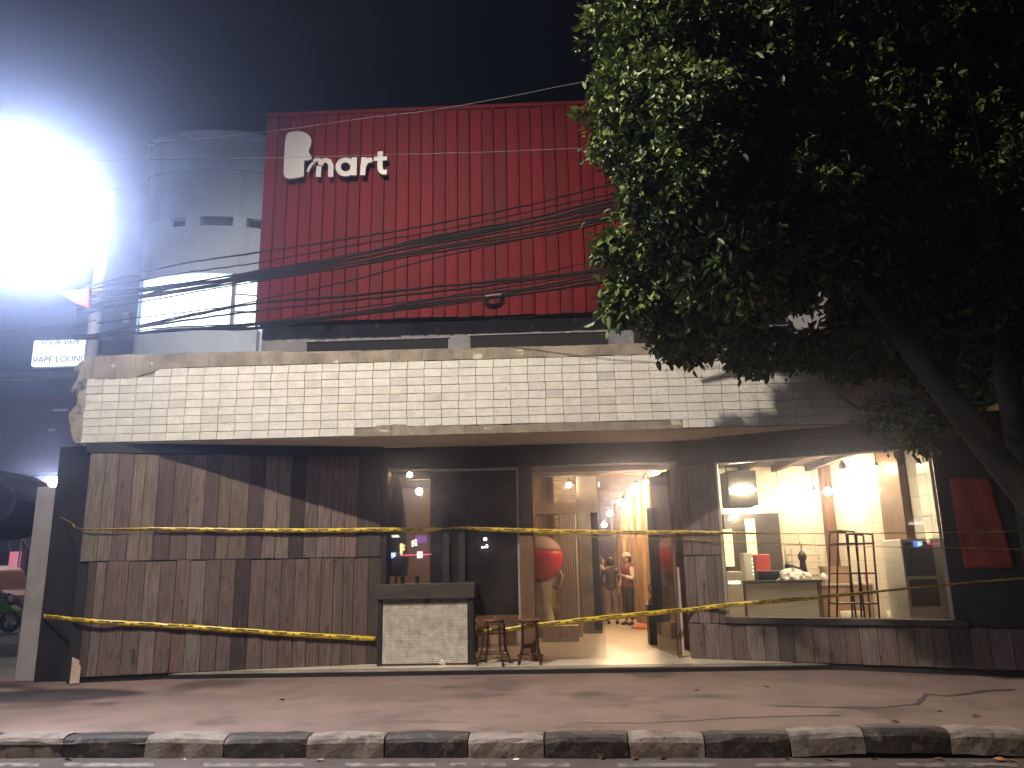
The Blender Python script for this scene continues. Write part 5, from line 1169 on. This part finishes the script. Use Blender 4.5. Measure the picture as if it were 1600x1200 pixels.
# single leaves coloured brighter to show light on the crown's lit side
lm = bpy.data.meshes.new('leaf'); lv, lf = leaf_arrays(np.array([[0,0,0,1.0,0,0]]), 1, .15, 0)
lv = np.array([(0,0,0),(.03,.028,.008),(.075,.030,.004),(.14,0,-.02),(.075,-.030,.004),(.03,-.028,.008)])
lm.from_pydata([tuple(v) for v in lv], [], [(0,3,2,1),(0,5,4,3)]); lm.materials.append(m_leafb)
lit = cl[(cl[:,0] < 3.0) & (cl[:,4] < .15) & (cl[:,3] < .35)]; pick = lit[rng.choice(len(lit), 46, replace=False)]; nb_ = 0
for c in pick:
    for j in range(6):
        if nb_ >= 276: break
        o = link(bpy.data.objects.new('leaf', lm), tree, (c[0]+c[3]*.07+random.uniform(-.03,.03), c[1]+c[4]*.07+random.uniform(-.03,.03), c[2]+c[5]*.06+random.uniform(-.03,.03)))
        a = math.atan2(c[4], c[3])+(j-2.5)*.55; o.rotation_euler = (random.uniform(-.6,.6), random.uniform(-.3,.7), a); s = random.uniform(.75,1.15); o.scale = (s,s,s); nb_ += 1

# ================================================================== LITTER
fm = bpy.data.meshes.new('fallen_leaf'); fm.from_pydata([tuple(v*.8) for v in lv], [], [(0,3,2,1),(0,5,4,3)]); fm.materials.append(m_leafd)
for k in range(16):
    px = random.choice((random.uniform(900,1590), random.uniform(100,1590))); gut = random.random() < .7
    p = PZ(px, random.uniform(1176,1186), -.18) if gut else PZ(px, random.uniform(1064,1135), 0)
    if gut: p.y = kl(p.x)-.06-random.uniform(0,.06)
    o = link(bpy.data.objects.new('fallen_leaf', fm), None, (p.x, p.y, (-.172 if gut else .012))); o.rotation_euler = (random.uniform(-.2,.2), random.uniform(-.1,.1), random.uniform(0,6))
    if gut: tag(o, 'dry fallen leaf lying in the gutter along the kerb', 'fallen leaf', 'fallen leaves in the gutter')
    else: tag(o, 'dry fallen leaf lying flat on the pavement', 'fallen leaf', 'fallen leaves on the pavement')
def scrap(p, s, mat, label, cat='litter', name='litter_scrap'):
    g = G(); 
    for i in range(7): a = i*6.283/7; rr = s*random.uniform(.6,1.1); g.v.append((p.x+rr*math.cos(a), p.y+rr*.6*math.sin(a), p.z+.004+random.uniform(0,s*.3)))
    g.v.append((p.x, p.y, p.z+s*.45)); g.f = [(i, (i+1)%7, 7) for i in range(7)]; tag(g.obj(name, mat, None, p), label, cat)
q = PZ(1510,1166,-.18); q.y = kl(q.x)-.10; scrap(q, .07, M('orange_wrapper', (.55,.20,.08), .4), 'orange wrapper in the gutter at the lower right')
q = PZ(808,1180,-.18); q.y = kl(q.x)-.08; scrap(q, .04, m_bag, 'white paper scrap in the gutter below the white kerb block')
q = PZ(293,1185,-.18); q.y = kl(q.x)-.09; scrap(q, .03, m_bag, 'tiny white scrap in the gutter at lower left')
a, b = P(117,1060,-.45), P(121,988,-.20)
o = G().bar((a.x,-.45,.012), (b.x,-.14,b.z), .12, .02).obj('loose_board', M('pale_loose_board', (.34,.24,.20), .8, var=.2), None, (a.x,-.4,0)); tag(o, 'short pale board leaning against the dark corner pillar', 'board')

# ================================================================== LIGHTS ACROSS THE ROAD (mirrored in the glass)
def mirror(px, py, Yr): v = P(px, py, 2*GY-Yr); return Vector((v.x, Yr, v.z))
YR = -24
ns = thing('neon_sign', mirror(645,890,YR), 'row of neon shop lights across the road mirrored in the left glass', 'sign')
a, b = mirror(626,868,YR), mirror(674,866,YR); G().bar(a, b, .05).obj('red_tube', EM('neon_red', (1,.08,.16), 9), ns)
for (px, py, wd, hh, c, s) in ((610,868,.12,.13,(.15,.25,1),11),(615,867,.08,.09,(.6,1,.9),11),(627,858,.05,.26,(1,.75,.3),9),(630,853,.08,.05,(1,.75,.3),9),(630,858,.08,.05,(1,.75,.3),9),(645,849,.05,.15,(1,.9,.8),8),(650,848,.05,.16,(1,.9,.8),8),(656,867,.13,.15,(1,.7,.75),11),(614,838,.30,.05,(1,.8,.8),8),(658,843,.26,.18,(.35,.12,.7),2.5),(758,842,.08,.08,(1,.95,.9),16),(757,855,.16,.045,(1,.95,.9),12),(761,853,.05,.07,(1,.95,.9),12)):
    p = mirror(px, py, YR); G().box(p.x-wd, p.x+wd, YR-.05, YR+.05, p.z-hh, p.z+hh).obj('light_panel', EM('neon_%d_%d' % (px, py), c, s), ns)
G().box(ns.location.x-9, ns.location.x+9, YR-.6, YR-.3, -.2, 6.5).obj('shop_wall', m_vwall, ns)

# ================================================================== HAZE ADDED FOR THE LAMP GLOW
def haze(density, g_):
    m = bpy.data.materials.new('glow_haze'); m.use_nodes = True; t = m.node_tree; t.nodes.remove(t.nodes['Principled BSDF'])
    v = t.nodes.new('ShaderNodeVolumePrincipled'); v.inputs['Color'].default_value = (.55,.62,.95,1); v.inputs['Density'].default_value = density; v.inputs['Anisotropy'].default_value = g_
    t.links.new(v.outputs[0], t.nodes['Material Output'].inputs['Volume'])
    o = G().box(-301, 301, -201, 401, -1.3, 14.0).obj('haze', m, kind='stuff'); return o
haze(.0065, .93)
